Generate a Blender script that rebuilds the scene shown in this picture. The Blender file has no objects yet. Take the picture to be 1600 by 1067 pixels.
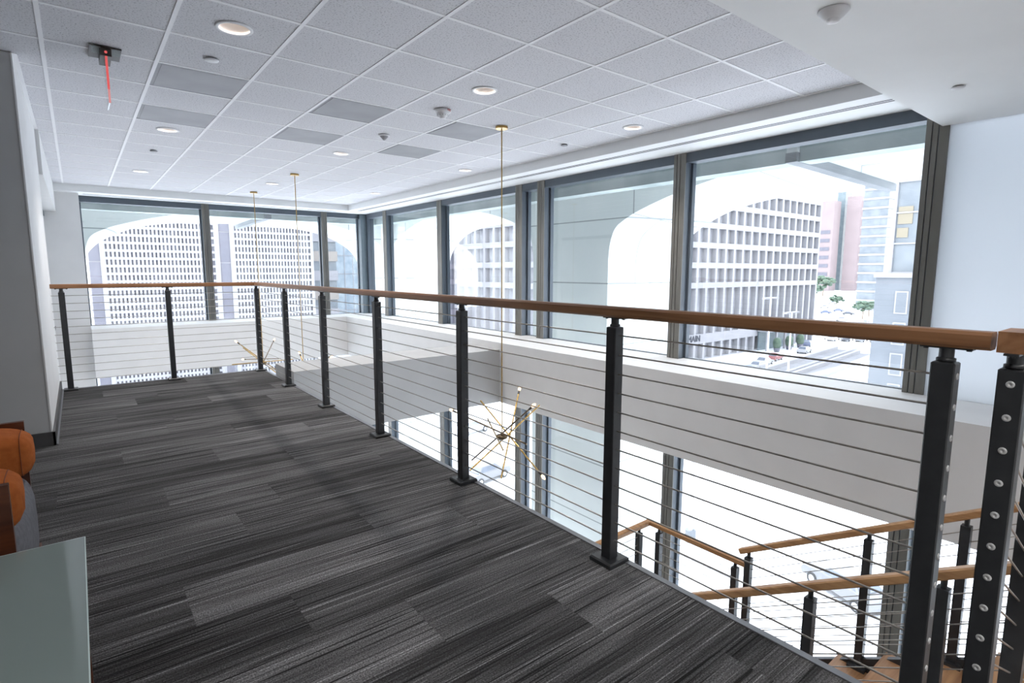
import bpy, math, random
from mathutils import Vector, Matrix
random.seed(7)
SC = bpy.context.scene
COL = SC.collection
PI = math.pi

# ------------------------------------------------------------------ camera
def camera():
    a, b, c = 0.667424, -0.128201, 0.001787
    f = Vector((math.sin(a)*math.cos(b), math.cos(a)*math.cos(b), math.sin(b)))
    r = Vector((math.cos(a), -math.sin(a), 0.0))
    u = r.cross(f)
    r2 = r*math.cos(c) + u*math.sin(c)
    u2 = u*math.cos(c) - r*math.sin(c)
    cd = bpy.data.cameras.new('camera')
    cd.sensor_width = 36.0
    cd.lens = 858.2/1600*36
    cd.clip_end = 2000
    cd.clip_start = 0.05
    o = bpy.data.objects.new('camera', cd)
    o.matrix_world = Matrix(((r2.x, u2.x, -f.x, 0), (r2.y, u2.y, -f.y, 0), (r2.z, u2.z, -f.z, 1.26), (0, 0, 0, 1)))
    COL.objects.link(o)
    SC.camera = o
camera()

# ------------------------------------------------------------------ world, sun, exposure
SC.view_settings.view_transform = 'Standard'
SC.view_settings.look = 'None'
SC.view_settings.gamma = 1.0
SC.view_settings.use_curve_mapping = False
SC.view_settings.exposure = 1.75
W = bpy.data.worlds.new('world'); SC.world = W; W.use_nodes = True
nt = W.node_tree; nt.nodes.clear()
tc = nt.nodes.new('ShaderNodeTexCoord'); sx = nt.nodes.new('ShaderNodeSeparateXYZ')
cr = nt.nodes.new('ShaderNodeValToRGB'); bg = nt.nodes.new('ShaderNodeBackground'); wo = nt.nodes.new('ShaderNodeOutputWorld')
nt.links.new(tc.outputs['Generated'], sx.inputs[0]); nt.links.new(sx.outputs[2], cr.inputs[0])
cr.color_ramp.elements[0].position = 0.0; cr.color_ramp.elements[0].color = (0.97, 0.975, 1.0, 1)
cr.color_ramp.elements[1].position = 0.9; cr.color_ramp.elements[1].color = (0.76, 0.85, 1.0, 1)
nt.links.new(cr.outputs[0], bg.inputs[0]); bg.inputs[1].default_value = 1.85
nt.links.new(bg.outputs[0], wo.inputs[0])
sd = bpy.data.lights.new('sun', 'SUN'); sd.energy = 2.2; sd.angle = math.radians(1.0); sd.color = (1.0, 0.985, 0.97)
so = bpy.data.objects.new('sun', sd)
so.rotation_euler = Vector((-0.10, -0.62, -1.15)).to_track_quat('-Z', 'Y').to_euler()
so.location = (-20, 60, 90)
COL.objects.link(so)

# ------------------------------------------------------------------ helpers
def link(o, parent=None):
    COL.objects.link(o)
    if parent is not None: o.parent = parent
    return o
def tag(o, label=None, cat=None, group=None, kind=None):
    if label: o['label'] = label
    if cat: o['category'] = cat
    if group: o['group'] = group
    if kind: o['kind'] = kind
    return o
def empty(name, loc=(0, 0, 0), rz=0.0):
    o = bpy.data.objects.new(name, None); o.location = loc; o.rotation_euler = (0, 0, rz)
    o.empty_display_size = 0.1
    return link(o)

class MB:
    """collects shapes; .build links them as one mesh object"""
    def __init__(s): s.v = []; s.f = []; s.sm = []
    def add(s, vs, fs, smooth=False):
        n = len(s.v); s.v += [tuple(v) for v in vs]
        s.f += [tuple(n+i for i in f) for f in fs]; s.sm += [smooth]*len(fs); return s
    def box(s, x0, x1, y0, y1, z0, z1):
        if x0 > x1: x0, x1 = x1, x0
        if y0 > y1: y0, y1 = y1, y0
        if z0 > z1: z0, z1 = z1, z0
        vs = [(x, y, z) for z in (z0, z1) for y in (y0, y1) for x in (x0, x1)]
        return s.add(vs, [(0, 2, 3, 1), (4, 5, 7, 6), (0, 1, 5, 4), (2, 6, 7, 3), (0, 4, 6, 2), (1, 3, 7, 5)])
    def cyl(s, p, q, r, n=12, r2=None, caps=True, smooth=True):
        p = Vector(p); q = Vector(q); d = (q-p).normalized(); r2 = r if r2 is None else r2
        a = d.orthogonal().normalized(); b = d.cross(a)
        vs = []
        for c, rr in ((p, r), (q, r2)):
            for i in range(n):
                t = 2*PI*i/n; vs.append(c+(a*math.cos(t)+b*math.sin(t))*rr)
        s.add(vs, [(i, (i+1) % n, n+(i+1) % n, n+i) for i in range(n)], smooth)
        if caps: s.add(vs, [tuple(range(n-1, -1, -1)), tuple(range(n, 2*n))])
        return s
    def lathe(s, prof, c=(0, 0, 0), n=24, smooth=True):
        vs = []; fs = []
        for r, z in prof:
            for i in range(n):
                t = 2*PI*i/n; vs.append((c[0]+r*math.cos(t), c[1]+r*math.sin(t), c[2]+z))
        for k in range(len(prof)-1):
            for i in range(n):
                j = (i+1) % n
                fs.append((k*n+i, k*n+j, (k+1)*n+j, (k+1)*n+i))
        return s.add(vs, fs, smooth)
    def prism(s, poly, axis, a, b):
        """poly in the two remaining axes (in order), extruded along axis a..b"""
        n = len(poly)
        def P(u, v, w): return {'x': (w, u, v), 'y': (u, w, v), 'z': (u, v, w)}[axis]
        vs = [P(u, v, a) for u, v in poly]+[P(u, v, b) for u, v in poly]
        return s.add(vs, [(i, (i+1) % n, n+(i+1) % n, n+i) for i in range(n)]+[tuple(range(n-1, -1, -1)), tuple(range(n, 2*n))])
    def beam(s, p, q, w, h, c=0.0):
        """bar from p to q, width w across, height h, chamfer c"""
        p = Vector(p); q = Vector(q); d = (q-p).normalized()
        side = d.cross(Vector((0, 0, 1)))
        side = side.normalized() if side.length > 1e-4 else Vector((1, 0, 0))
        up = side.cross(d).normalized()
        if c: pr = [(-w/2+c, -h/2), (w/2-c, -h/2), (w/2, -h/2+c), (w/2, h/2-c), (w/2-c, h/2), (-w/2+c, h/2), (-w/2, h/2-c), (-w/2, -h/2+c)]
        else: pr = [(-w/2, -h/2), (w/2, -h/2), (w/2, h/2), (-w/2, h/2)]
        n = len(pr)
        vs = [e+side*u+up*v for e in (p, q) for u, v in pr]
        return s.add(vs, [(i, (i+1) % n, n+(i+1) % n, n+i) for i in range(n)]+[tuple(range(n-1, -1, -1)), tuple(range(n, 2*n))])
    def rbox(s, c, d, e=5.0, nu=20, nv=32):
        """rounded cushion: superellipsoid with half sizes d about c"""
        def sp(x, k): return math.copysign(abs(x)**k, x)
        vs = []; fs = []; k = 2.0/e
        for i in range(nu+1):
            ph = -PI/2+PI*i/nu
            for j in range(nv):
                th = 2*PI*j/nv
                vs.append((c[0]+d[0]*sp(math.cos(ph), k)*sp(math.cos(th), k), c[1]+d[1]*sp(math.cos(ph), k)*sp(math.sin(th), k), c[2]+d[2]*sp(math.sin(ph), k)))
        for i in range(nu):
            for j in range(nv):
                fs.append((i*nv+j, i*nv+(j+1) % nv, (i+1)*nv+(j+1) % nv, (i+1)*nv+j))
        return s.add(vs, fs, True)
    def mesh(s, name, m=None):
        me = bpy.data.meshes.new(name); me.from_pydata(s.v, [], s.f)
        me.polygons.foreach_set('use_smooth', s.sm)
        if m: me.materials.append(m)
        me.update(); return me
    def build(s, name, m=None, parent=None, loc=(0, 0, 0), kind=None):
        o = bpy.data.objects.new(name, s.mesh(name, m)); o.location = loc
        if kind: o['kind'] = kind
        return link(o, parent)
def inst(name, me, parent=None, loc=(0, 0, 0), rz=0.0):
    o = bpy.data.objects.new(name, me); o.location = loc; o.rotation_euler = (0, 0, rz)
    return link(o, parent)
def clone(o, parent=None, loc=None, rz=None):
    c = o.copy(); COL.objects.link(c)
    if parent is not None: c.parent = parent
    if loc is not None: c.location = loc
    if rz is not None: c.rotation_euler = (0, 0, rz)
    for ch in list(o.children): clone(ch, c)
    return c

# ------------------------------------------------------------------ materials
def base(name, col, rough=0.6, metal=0.0, spec=0.5):
    m = bpy.data.materials.new(name); m.use_nodes = True
    b = m.node_tree.nodes['Principled BSDF']
    b.inputs['Base Color'].default_value = (*col, 1); b.inputs['Roughness'].default_value = rough
    b.inputs['Metallic'].default_value = metal; b.inputs['Specular IOR Level'].default_value = spec
    return m, m.node_tree, b
def N(t, typ, **kw):
    n = t.nodes.new(typ)
    for k, v in kw.items():
        if k in n.inputs: n.inputs[k].default_value = v
        else: setattr(n, k, v)
    return n
def vary(name, c1, c2, scale=6.0, rough=0.6, bump=0.0, stretch=(1, 1, 1), metal=0.0, detail=4.0, spec=0.5, bscale=None):
    """two-tone noise colour and a fine bump"""
    m, t, b = base(name, c1, rough, metal, spec)
    co = N(t, 'ShaderNodeTexCoord'); mp = N(t, 'ShaderNodeMapping'); mp.inputs['Scale'].default_value = stretch
    t.links.new(co.outputs['Object'], mp.inputs[0])
    no = N(t, 'ShaderNodeTexNoise'); no.inputs['Scale'].default_value = scale; no.inputs['Detail'].default_value = detail
    t.links.new(mp.outputs[0], no.inputs['Vector'])
    r = N(t, 'ShaderNodeValToRGB'); r.color_ramp.elements[0].color = (*c1, 1); r.color_ramp.elements[1].color = (*c2, 1)
    r.color_ramp.elements[0].position = 0.35; r.color_ramp.elements[1].position = 0.65
    t.links.new(no.outputs[0], r.inputs[0]); t.links.new(r.outputs[0], b.inputs['Base Color'])
    if bump:
        n2 = N(t, 'ShaderNodeTexNoise'); n2.inputs['Scale'].default_value = bscale or scale*8; n2.inputs['Detail'].default_value = 3
        t.links.new(mp.outputs[0], n2.inputs['Vector'])
        bp = N(t, 'ShaderNodeBump'); bp.inputs['Strength'].default_value = bump; bp.inputs['Distance'].default_value = 0.01
        t.links.new(n2.outputs[0], bp.inputs['Height']); t.links.new(bp.outputs[0], b.inputs['Normal'])
    return m
def emis(name, col, s):
    m = bpy.data.materials.new(name); m.use_nodes = True; t = m.node_tree; t.nodes.clear()
    e = t.nodes.new('ShaderNodeEmission'); o = t.nodes.new('ShaderNodeOutputMaterial')
    e.inputs[0].default_value = (*col, 1); e.inputs[1].default_value = s; t.links.new(e.outputs[0], o.inputs[0]); return m
def glass(name, tint, refl=1.0):
    m = bpy.data.materials.new(name); m.use_nodes = True; t = m.node_tree; t.nodes.clear()
    o = t.nodes.new('ShaderNodeOutputMaterial'); mx = t.nodes.new('ShaderNodeMixShader')
    tr = t.nodes.new('ShaderNodeBsdfTransparent'); gl = t.nodes.new('ShaderNodeBsdfGlossy'); fr = t.nodes.new('ShaderNodeFresnel')
    tr.inputs[0].default_value = (*tint, 1); gl.inputs['Roughness'].default_value = 0.0; gl.inputs[0].default_value = (refl, refl, refl, 1)
    lw = t.nodes.new('ShaderNodeLayerWeight'); lw.inputs[0].default_value = 0.5
    t.nodes.remove(fr)
    pw = t.nodes.new('ShaderNodeMath'); pw.operation = 'POWER'; pw.inputs[1].default_value = 4.0; t.links.new(lw.outputs[1], pw.inputs[0])
    ml = t.nodes.new('ShaderNodeMath'); ml.operation = 'MULTIPLY_ADD'; ml.inputs[1].default_value = 0.5; ml.inputs[2].default_value = 0.055; t.links.new(pw.outputs[0], ml.inputs[0])
    t.links.new(ml.outputs[0], mx.inputs[0]); t.links.new(tr.outputs[0], mx.inputs[1]); t.links.new(gl.outputs[0], mx.inputs[2])
    t.links.new(mx.outputs[0], o.inputs[0]); return m

def carpet_mat():
    m, t, b = base('carpet_striped', (0.07, 0.07, 0.075), 0.95, spec=0.15)
    co = N(t, 'ShaderNodeTexCoord'); oi = N(t, 'ShaderNodeObjectInfo')
    off = N(t, 'ShaderNodeVectorMath'); off.operation = 'MULTIPLY_ADD'
    cx = N(t, 'ShaderNodeCombineXYZ')
    t.links.new(oi.outputs['Random'], cx.inputs[0]); t.links.new(oi.outputs['Random'], cx.inputs[1])
    t.links.new(cx.outputs[0], off.inputs[0]); off.inputs[1].default_value = (37, 23, 0); t.links.new(co.outputs['Object'], off.inputs[2])
    def stripe(sc, lo, hi, det):
        mp = N(t, 'ShaderNodeMapping'); mp.inputs['Scale'].default_value = sc
        t.links.new(off.outputs[0], mp.inputs[0])
        n = N(t, 'ShaderNodeTexNoise'); n.inputs['Scale'].default_value = 1.0; n.inputs['Detail'].default_value = det
        t.links.new(mp.outputs[0], n.inputs['Vector'])
        mr = N(t, 'ShaderNodeMapRange'); mr.inputs['From Min'].default_value = lo; mr.inputs['From Max'].default_value = hi
        t.links.new(n.outputs[0], mr.inputs['Value']); return mr.outputs[0]
    broad = stripe((0.9, 14, 1), 0.32, 0.68, 2)
    fine = stripe((2.6, 150, 1), 0.34, 0.66, 3)
    light = stripe((1.0, 110, 1), 0.63, 0.67, 1)
    dark = stripe((1.2, 90, 1), 0.39, 0.35, 1)
    loop = stripe((190, 190, 1), 0.3, 0.7, 1)
    def math_(op, a, bb):
        n = N(t, 'ShaderNodeMath'); n.operation = op
        for i, x in enumerate((a, bb)):
            if isinstance(x, (int, float)): n.inputs[i].default_value = x
            else: t.links.new(x, n.inputs[i])
        return n.outputs[0]
    v = math_('ADD', math_('MULTIPLY', broad, 0.055), math_('MULTIPLY', fine, 0.060))
    v = math_('ADD', v, math_('MULTIPLY', oi.outputs['Random'], 0.075))
    v = math_('ADD', v, math_('MULTIPLY', light, 0.09))
    v = math_('MULTIPLY', v, math_('SUBTRACT', 1.0, math_('MULTIPLY', dark, 0.75)))
    v = math_('MULTIPLY', v, math_('ADD', 0.6, math_('MULTIPLY', loop, 0.8)))
    v = math_('ADD', math_('MULTIPLY', math_('POWER', v, 1.5), 2.9), 0.010)
    cc = N(t, 'ShaderNodeCombineColor')
    t.links.new(v, cc.inputs[0]); t.links.new(math_('MULTIPLY', v, 0.985), cc.inputs[1]); t.links.new(math_('MULTIPLY', v, 1.0), cc.inputs[2])
    t.links.new(cc.outputs[0], b.inputs['Base Color'])
    bp = N(t, 'ShaderNodeBump'); bp.inputs['Strength'].default_value = 0.5; bp.inputs['Distance'].default_value = 0.004
    t.links.new(math_('ADD', loop, fine), bp.inputs['Height']); t.links.new(bp.outputs[0], b.inputs['Normal'])
    return m
def wood_mat(name, c1, c2, axis='y', rough=0.42):
    st = {'x': (1.6, 26, 26), 'y': (26, 1.6, 26), 'z': (26, 26, 1.6)}[axis]
    m, t, b = base(name, c1, rough)
    co = N(t, 'ShaderNodeTexCoord'); mp = N(t, 'ShaderNodeMapping'); mp.inputs['Scale'].default_value = st
    t.links.new(co.outputs['Object'], mp.inputs[0])
    n1 = N(t, 'ShaderNodeTexNoise'); n1.inputs['Scale'].default_value = 1.0; n1.inputs['Detail'].default_value = 5; n1.inputs['Distortion'].default_value = 0.8
    t.links.new(mp.outputs[0], n1.inputs['Vector'])
    r = N(t, 'ShaderNodeValToRGB'); r.color_ramp.elements[0].color = (*c2, 1); r.color_ramp.elements[1].color = (*c1, 1)
    r.color_ramp.elements[0].position = 0.34; r.color_ramp.elements[1].position = 0.62
    t.links.new(n1.outputs[0], r.inputs[0]); t.links.new(r.outputs[0], b.inputs['Base Color']); return m
def tile_mat():
    m, t, b = base('ceiling_tile_mineral', (0.72, 0.72, 0.74), 0.95, spec=0.1)
    co = N(t, 'ShaderNodeTexCoord'); oi = N(t, 'ShaderNodeObjectInfo')
    ad = N(t, 'ShaderNodeVectorMath'); ad.operation = 'ADD'
    t.links.new(co.outputs['Object'], ad.inputs[0]); t.links.new(oi.outputs['Location'], ad.inputs[1])
    n = N(t, 'ShaderNodeTexNoise'); n.inputs['Scale'].default_value = 95; n.inputs['Detail'].default_value = 3
    t.links.new(ad.outputs[0], n.inputs['Vector'])
    r = N(t, 'ShaderNodeValToRGB'); r.color_ramp.elements[0].color = (0.40, 0.40, 0.43, 1); r.color_ramp.elements[1].color = (0.70, 0.70, 0.73, 1)
    r.color_ramp.elements[0].position = 0.30; r.color_ramp.elements[1].position = 0.46
    t.links.new(n.outputs[0], r.inputs[0]); t.links.new(r.outputs[0], b.inputs['Base Color'])
    bp = N(t, 'ShaderNodeBump'); bp.inputs['Strength'].default_value = 0.4; bp.inputs['Distance'].default_value = 0.004
    t.links.new(n.outputs[0], bp.inputs['Height']); t.links.new(bp.outputs[0], b.inputs['Normal']); return m
def panel_mat(name, c1, c2, px, pz, jc):
    """precast concrete with faint panel joints in object space"""
    m = vary(name, c1, c2, 0.8, 0.85, 0.15, detail=6, bscale=14)
    t = m.node_tree; b = t.nodes['Principled BSDF']; src = b.inputs['Base Color'].links[0].from_socket
    co = N(t, 'ShaderNodeTexCoord'); s = N(t, 'ShaderNodeSeparateXYZ'); t.links.new(co.outputs['Object'], s.inputs[0])
    outs = []
    for i, p in ((0, px), (1, px), (2, pz)):
        d = N(t, 'ShaderNodeMath'); d.operation = 'PINGPONG'; t.links.new(s.outputs[i], d.inputs[0]); d.inputs[1].default_value = p/2
        l = N(t, 'ShaderNodeMath'); l.operation = 'LESS_THAN'; t.links.new(d.outputs[0], l.inputs[0]); l.inputs[1].default_value = 0.010
        outs.append(l.outputs[0])
    a = N(t, 'ShaderNodeMath'); a.operation = 'MAXIMUM'; t.links.new(outs[0], a.inputs[0]); t.links.new(outs[1], a.inputs[1])
    a2 = N(t, 'ShaderNodeMath'); a2.operation = 'MAXIMUM'; t.links.new(a.outputs[0], a2.inputs[0]); t.links.new(outs[2], a2.inputs[1])
    mx = N(t, 'ShaderNodeMix'); mx.data_type = 'RGBA'
    t.links.new(a2.outputs[0], mx.inputs[0]); t.links.new(src, mx.inputs[6]); mx.inputs[7].default_value = (*jc, 1)
    t.links.new(mx.outputs[2], b.inputs['Base Color']); return m

M = dict(
 wall=vary('wall_paint_white', (0.74, 0.74, 0.74), (0.77, 0.77, 0.77), 3, 0.7, 0.03, bscale=200),
 wall2=vary('wall_grey_and_shade', (0.44, 0.445, 0.45), (0.47, 0.475, 0.48), 3, 0.7, 0.03, bscale=200),  # grey of the crossing beam; also stands in for shade on the left wall
 soffit=vary('soffit_paint', (0.82, 0.835, 0.84), (0.84, 0.855, 0.86), 3, 0.75, 0.03, bscale=200),
 gridbar=base('ceiling_grid_white', (0.84, 0.84, 0.86), 0.5)[0],
 tile=tile_mat(), carpet=carpet_mat(),
 basebd=vary('baseboard_charcoal', (0.045, 0.045, 0.048), (0.06, 0.06, 0.063), 8, 0.5),
 trim=vary('edge_trim_aluminium', (0.17, 0.175, 0.19), (0.21, 0.215, 0.23), 10, 0.4, metal=0.5, stretch=(1, 0.1, 1)),
 black=vary('post_black_powdercoat', (0.020, 0.022, 0.025), (0.026, 0.028, 0.031), 30, 0.38, 0.05, bscale=500),
 steel=vary('stainless_cable', (0.36, 0.34, 0.31), (0.44, 0.41, 0.37), 60, 0.35, metal=0.85),
 ferrule=vary('stainless_ferrule', (0.5, 0.5, 0.5), (0.58, 0.58, 0.58), 60, 0.4, metal=0.25),
 rail_y=wood_mat('handrail_walnut_y', (0.34, 0.165, 0.075), (0.20, 0.088, 0.036), 'y'),
 rail_x=wood_mat('handrail_walnut_x', (0.34, 0.165, 0.075), (0.20, 0.088, 0.036), 'x'),
 rail_l=wood_mat('stair_rail_oak', (0.48, 0.27, 0.12), (0.34, 0.17, 0.07), 'y', 0.4),
 tread=wood_mat('stair_tread_oak', (0.42, 0.24, 0.12), (0.28, 0.14, 0.065), 'x', 0.35),
 plank=wood_mat('lower_floor_oak', (0.52, 0.50, 0.47), (0.42, 0.40, 0.37), 'y', 0.4),
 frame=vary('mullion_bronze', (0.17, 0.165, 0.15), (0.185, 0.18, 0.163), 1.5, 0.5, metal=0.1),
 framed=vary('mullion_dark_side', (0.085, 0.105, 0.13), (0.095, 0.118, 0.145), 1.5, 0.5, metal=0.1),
 column=vary('corner_column_grey', (0.13, 0.17, 0.20), (0.15, 0.19, 0.22), 6, 0.5),
 glass=glass('window_glass', (0.965, 0.975, 0.975), 1.0),
 brass=vary('brushed_brass', (0.42, 0.27, 0.09), (0.52, 0.34, 0.12), 40, 0.3, metal=1.0),
 brassd=vary('dark_brass', (0.16, 0.12, 0.08), (0.2, 0.15, 0.1), 40, 0.35, metal=1.0),
 socket=vary('socket_dark', (0.03, 0.025, 0.02), (0.04, 0.035, 0.03), 40, 0.5),
 bulb=emis('bulb_glow', (1.0, 0.62, 0.34), 1.0),
 lamp=emis('downlight_glow', (1.0, 0.86, 0.74), 0.34),
 reflector=vary('downlight_reflector', (0.80, 0.74, 0.70), (0.84, 0.78, 0.74), 30, 0.3, metal=0.3),
 white=vary('white_plastic', (0.72, 0.72, 0.74), (0.75, 0.75, 0.77), 20, 0.4),
 vent=vary('vent_grey_metal', (0.27, 0.27, 0.29), (0.32, 0.32, 0.34), 2.5, 0.55, 0.3, bscale=5),
 red=emis('exit_red_glow', (1.0, 0.16, 0.16), 0.22),
 redpale=emis('exit_red_pale', (1.0, 0.42, 0.42), 0.20),
 redmark=base('red_print', (0.5, 0.05, 0.05), 0.6)[0],
 acryl=glass('clear_acrylic', (0.90, 0.93, 0.93), 1.0),
 orange=vary('orange_wool', (0.44, 0.115, 0.025), (0.52, 0.145, 0.035), 40, 0.95, 0.5, bscale=600, spec=0.2),
 grey=vary('grey_wool', (0.17, 0.17, 0.19), (0.21, 0.21, 0.23), 60, 0.95, 0.5, bscale=600, spec=0.2),
 seam=base('seam_thread', (0.22, 0.06, 0.02), 0.9)[0],
 walnut=wood_mat('chair_walnut', (0.115, 0.035, 0.014), (0.06, 0.018, 0.008), 'x', 0.35),
 tabletop=base('back_painted_glass', (0.20, 0.245, 0.235), 0.06, spec=0.7)[0],
 tabledge=base('glass_edge_pale', (0.55, 0.66, 0.64), 0.15)[0],
 dark=base('dark_slot', (0.02, 0.02, 0.02), 0.9)[0],
 concrete=panel_mat('precast_concrete', (0.66, 0.70, 0.69), (0.74, 0.77, 0.76), 1.9, 1.05, (0.30, 0.33, 0.33)),
 ribc=vary('rib_shaded_concrete', (0.22, 0.235, 0.25), (0.29, 0.305, 0.32), 1.5, 0.85, 0.1, detail=6, bscale=12),  # rib's shade put into the colour, setting it off the bright vault
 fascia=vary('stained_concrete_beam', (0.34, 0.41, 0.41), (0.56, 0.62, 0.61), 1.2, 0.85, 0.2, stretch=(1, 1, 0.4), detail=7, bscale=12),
 street=vary('street_concrete', (0.60, 0.615, 0.64), (0.67, 0.685, 0.71), 0.05, 0.9, detail=8),
 facade=vary('facade_white_concrete', (0.257, 0.257, 0.273), (0.281, 0.281, 0.296), 0.3, 0.85),
 recess=vary('facade_window_grey', (0.23, 0.235, 0.26), (0.30, 0.305, 0.325), 0.5, 0.5),
 darkwin=vary('facade_window_dark', (0.075, 0.075, 0.098), (0.195, 0.195, 0.232), 1.3, 0.5, stretch=(1, 1, 0.25)),
 slate=vary('facade_slate_panel', (0.100, 0.100, 0.125), (0.120, 0.120, 0.145), 0.5, 0.6),
 pink=vary('tower_pink_stone', (0.215, 0.175, 0.178), (0.235, 0.192, 0.195), 0.1, 0.8),
 pinkd=vary('tower_mauve_stone', (0.175, 0.165, 0.195), (0.195, 0.18, 0.21), 0.1, 0.8),
 blind=base('window_blind_ochre', (0.22, 0.195, 0.145), 0.8)[0],
 teal=vary('tower_teal_glass', (0.108, 0.147, 0.168), (0.150, 0.192, 0.207), 0.4, 0.4),
 paleblue=vary('tower_pale_blue', (0.204, 0.258, 0.300), (0.300, 0.348, 0.384), 0.6, 0.4, detail=6),
 glassb=vary('tower_pale_glass', (0.120, 0.141, 0.162), (0.174, 0.195, 0.210), 0.35, 0.4, detail=6),
 stone=vary('stone_wall_grey', (0.126, 0.141, 0.159), (0.150, 0.165, 0.183), 0.3, 0.8, detail=6),
 tan=vary('facade_tan', (0.252, 0.231, 0.210), (0.276, 0.252, 0.228), 0.3, 0.8),
 wglass=vary('vehicle_glass', (0.10, 0.12, 0.15), (0.14, 0.16, 0.2), 2, 0.15),
 tyre=base('tyre', (0.03, 0.03, 0.032), 0.8)[0],
 foliage=vary('foliage', (0.05, 0.085, 0.065), (0.10, 0.14, 0.095), 1.2, 0.9),
 trunk=base('bark', (0.2, 0.15, 0.11), 0.9)[0],
 asphalt=vary('ramp_asphalt', (0.17, 0.17, 0.18), (0.20, 0.20, 0.21), 0.4, 0.9),
 letters=base('sign_letter_grey', (0.04, 0.045, 0.06), 0.6)[0],
 pole=base('galvanised_pole', (0.45, 0.47, 0.50), 0.5)[0],
)
# frosted window film: lets the daylight through as a soft glow
def film():
    m = bpy.data.materials.new('frosted_window_film'); m.use_nodes = True; t = m.node_tree; t.nodes.clear()
    o = t.nodes.new('ShaderNodeOutputMaterial'); mx = t.nodes.new('ShaderNodeMixShader'); mx.inputs[0].default_value = 0.62
    d = t.nodes.new('ShaderNodeBsdfDiffuse'); tr = t.nodes.new('ShaderNodeBsdfTranslucent')
    no = t.nodes.new('ShaderNodeTexNoise'); no.inputs['Scale'].default_value = 1.5; r = t.nodes.new('ShaderNodeValToRGB')
    r.color_ramp.elements[0].color = (0.76, 0.78, 0.80, 1); r.color_ramp.elements[1].color = (0.81, 0.83, 0.85, 1)
    t.links.new(no.outputs[0], r.inputs[0])
    for s in (d, tr): t.links.new(r.outputs[0], s.inputs[0])
    t.links.new(d.outputs[0], mx.inputs[1]); t.links.new(tr.outputs[0], mx.inputs[2]); t.links.new(mx.outputs[0], o.inputs[0]); return m
M['film'] = film()

def struct(name, mb, mat, parent=None):
    o = mb.build(name, M[mat], parent)
    if parent is None: o['kind'] = 'structure'
    return o

# key dimensions (metres)
XG, XF = 5.62, 5.49            # long window wall: glass plane, frame front
YG, YF = 12.78, 12.65          # far window wall
XS, YS = 4.69, 11.95           # spandrel front faces
ZC, ZH, ZN = 2.69, 2.575, 2.40 # tile ceiling, perimeter soffit, near soffit
ZSILL, ZB = 0.235, -0.63       # sill top, spandrel underside
ZL = -3.9                      # lower floor
EX, EY = 1.80, 7.43            # mezzanine edges
ZST = -16.4                    # street

# ================================================================== SETTING
# mezzanine floor: slab with carpet planks
floor = struct('floor', MB().box(-4.0, EX-0.02, -4.0, EY-0.02, -0.36, -0.012), 'wall')
tr = MB(); tr.box(EX-0.022, EX+0.006, -0.25+0.5, EY, -0.10, 0.004); tr.box(-0.23, EX+0.006, EY-0.022, EY+0.006, -0.10, 0.004)
tr.box(EX-0.022, EX+0.006, -4, -1.0, -0.10, 0.004)
tr.box(EX+0.006, EX+0.012, 0.25, EY, -0.045, -0.006); tr.build('edge_trim', M['trim'], floor)
PW, PL = 0.31, 1.24
pl_me = MB()
def plank_mesh(L, w):
    b = MB(); g = 0.0002; z0, z1 = -0.012, 0.0; c = 0.0007
    x0, x1, y0, y1 = g, L-g, g, w-g
    b.add([(x0, y0, z0), (x1, y0, z0), (x1, y1, z0), (x0, y1, z0), (x0, y0, z1-c), (x1, y0, z1-c), (x1, y1, z1-c), (x0, y1, z1-c),
           (x0+c, y0+c, z1), (x1-c, y0+c, z1), (x1-c, y1-c, z1), (x0+c, y1-c, z1)],
          [(0, 3, 2, 1), (0, 1, 5, 4), (1, 2, 6, 5), (2, 3, 7, 6), (3, 0, 4, 7), (4, 5, 9, 8), (5, 6, 10, 9), (6, 7, 11, 10), (7, 4, 8, 11), (8, 9, 10, 11)])
    return b.mesh('carpet_plank', M['carpet'])
cache = {}
rowoff = [0.56, 0.18, 0.94, 0.36, 0.56, 0.12, 0.90, 0.56, 0.24, 1.06, 0.56, 0.80, 0.30, 1.06, 0.66, 0.15, 0.90, 0.48]
k = 0
y = 2.12-PW*8
while y < EY-0.03:
    w = min(PW, EY-0.022-y)
    x = rowoff[k % len(rowoff)]-PL*4
    while x < EX-0.03:
        x0 = max(x, -3.98); x1 = min(x+PL, EX-0.022)
        if x1-x0 > 0.02 and not (y+w > 5.09 and x1 < -0.23):
            if y+w > 5.09: x0 = max(x0, -0.228) if y > 5.0 else x0
            key = (round(x1-x0, 3), round(w, 3))
            if key not in cache: cache[key] = plank_mesh(*key)
            inst('carpet_plank', cache[key], floor, (x0, y, 0))
        x += PL
    y += PW; k += 1

# lower floor
lf = struct('floor', MB().box(-4.2, XG+0.05, -4.2, YG+0.05, ZL-0.3, ZL-0.002), 'plank')
lf['label'] = 'timber floor of the lower level'
# walls
wl = struct('wall_left', MB().box(-4.0, -0.23, 5.09, 7.60, 0.0, ZC), 'wall2')  # shade of the front face is painted in with this grey
MB().box(-0.2305, -0.222, 5.085, 7.60, 0.0, ZC).build('wall_face', M['wall'], wl)
bb = MB().box(-0.2215, -0.207, 5.068, EY-0.03, 0.0, 0.10); bb.box(-4.0, -0.207, 5.068, 5.0845, 0.0, 0.10)
struct('baseboard_left', bb, 'basebd')
struct('trim_1', MB().box(-0.2065, -0.196, 5.062, EY-0.03, 0.0, 0.012), 'trim')
struct('wall_left', MB().box(-0.62, -0.37, 7.60, YG+0.1, ZL, 2.24), 'wall')
struct('trim_2', MB().box(-0.37, -0.19, 7.62, 12.30, 2.24, ZC), 'wall')
fr = MB().box(-0.369, -0.345, 7.62, 12.30, 2.16, 2.239); fr.box(-0.369, -0.345, 8.6, 8.66, 0.30, 2.16); fr.box(-0.369, -0.345, 7.62, 12.30, 0.25, 0.30)
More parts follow.
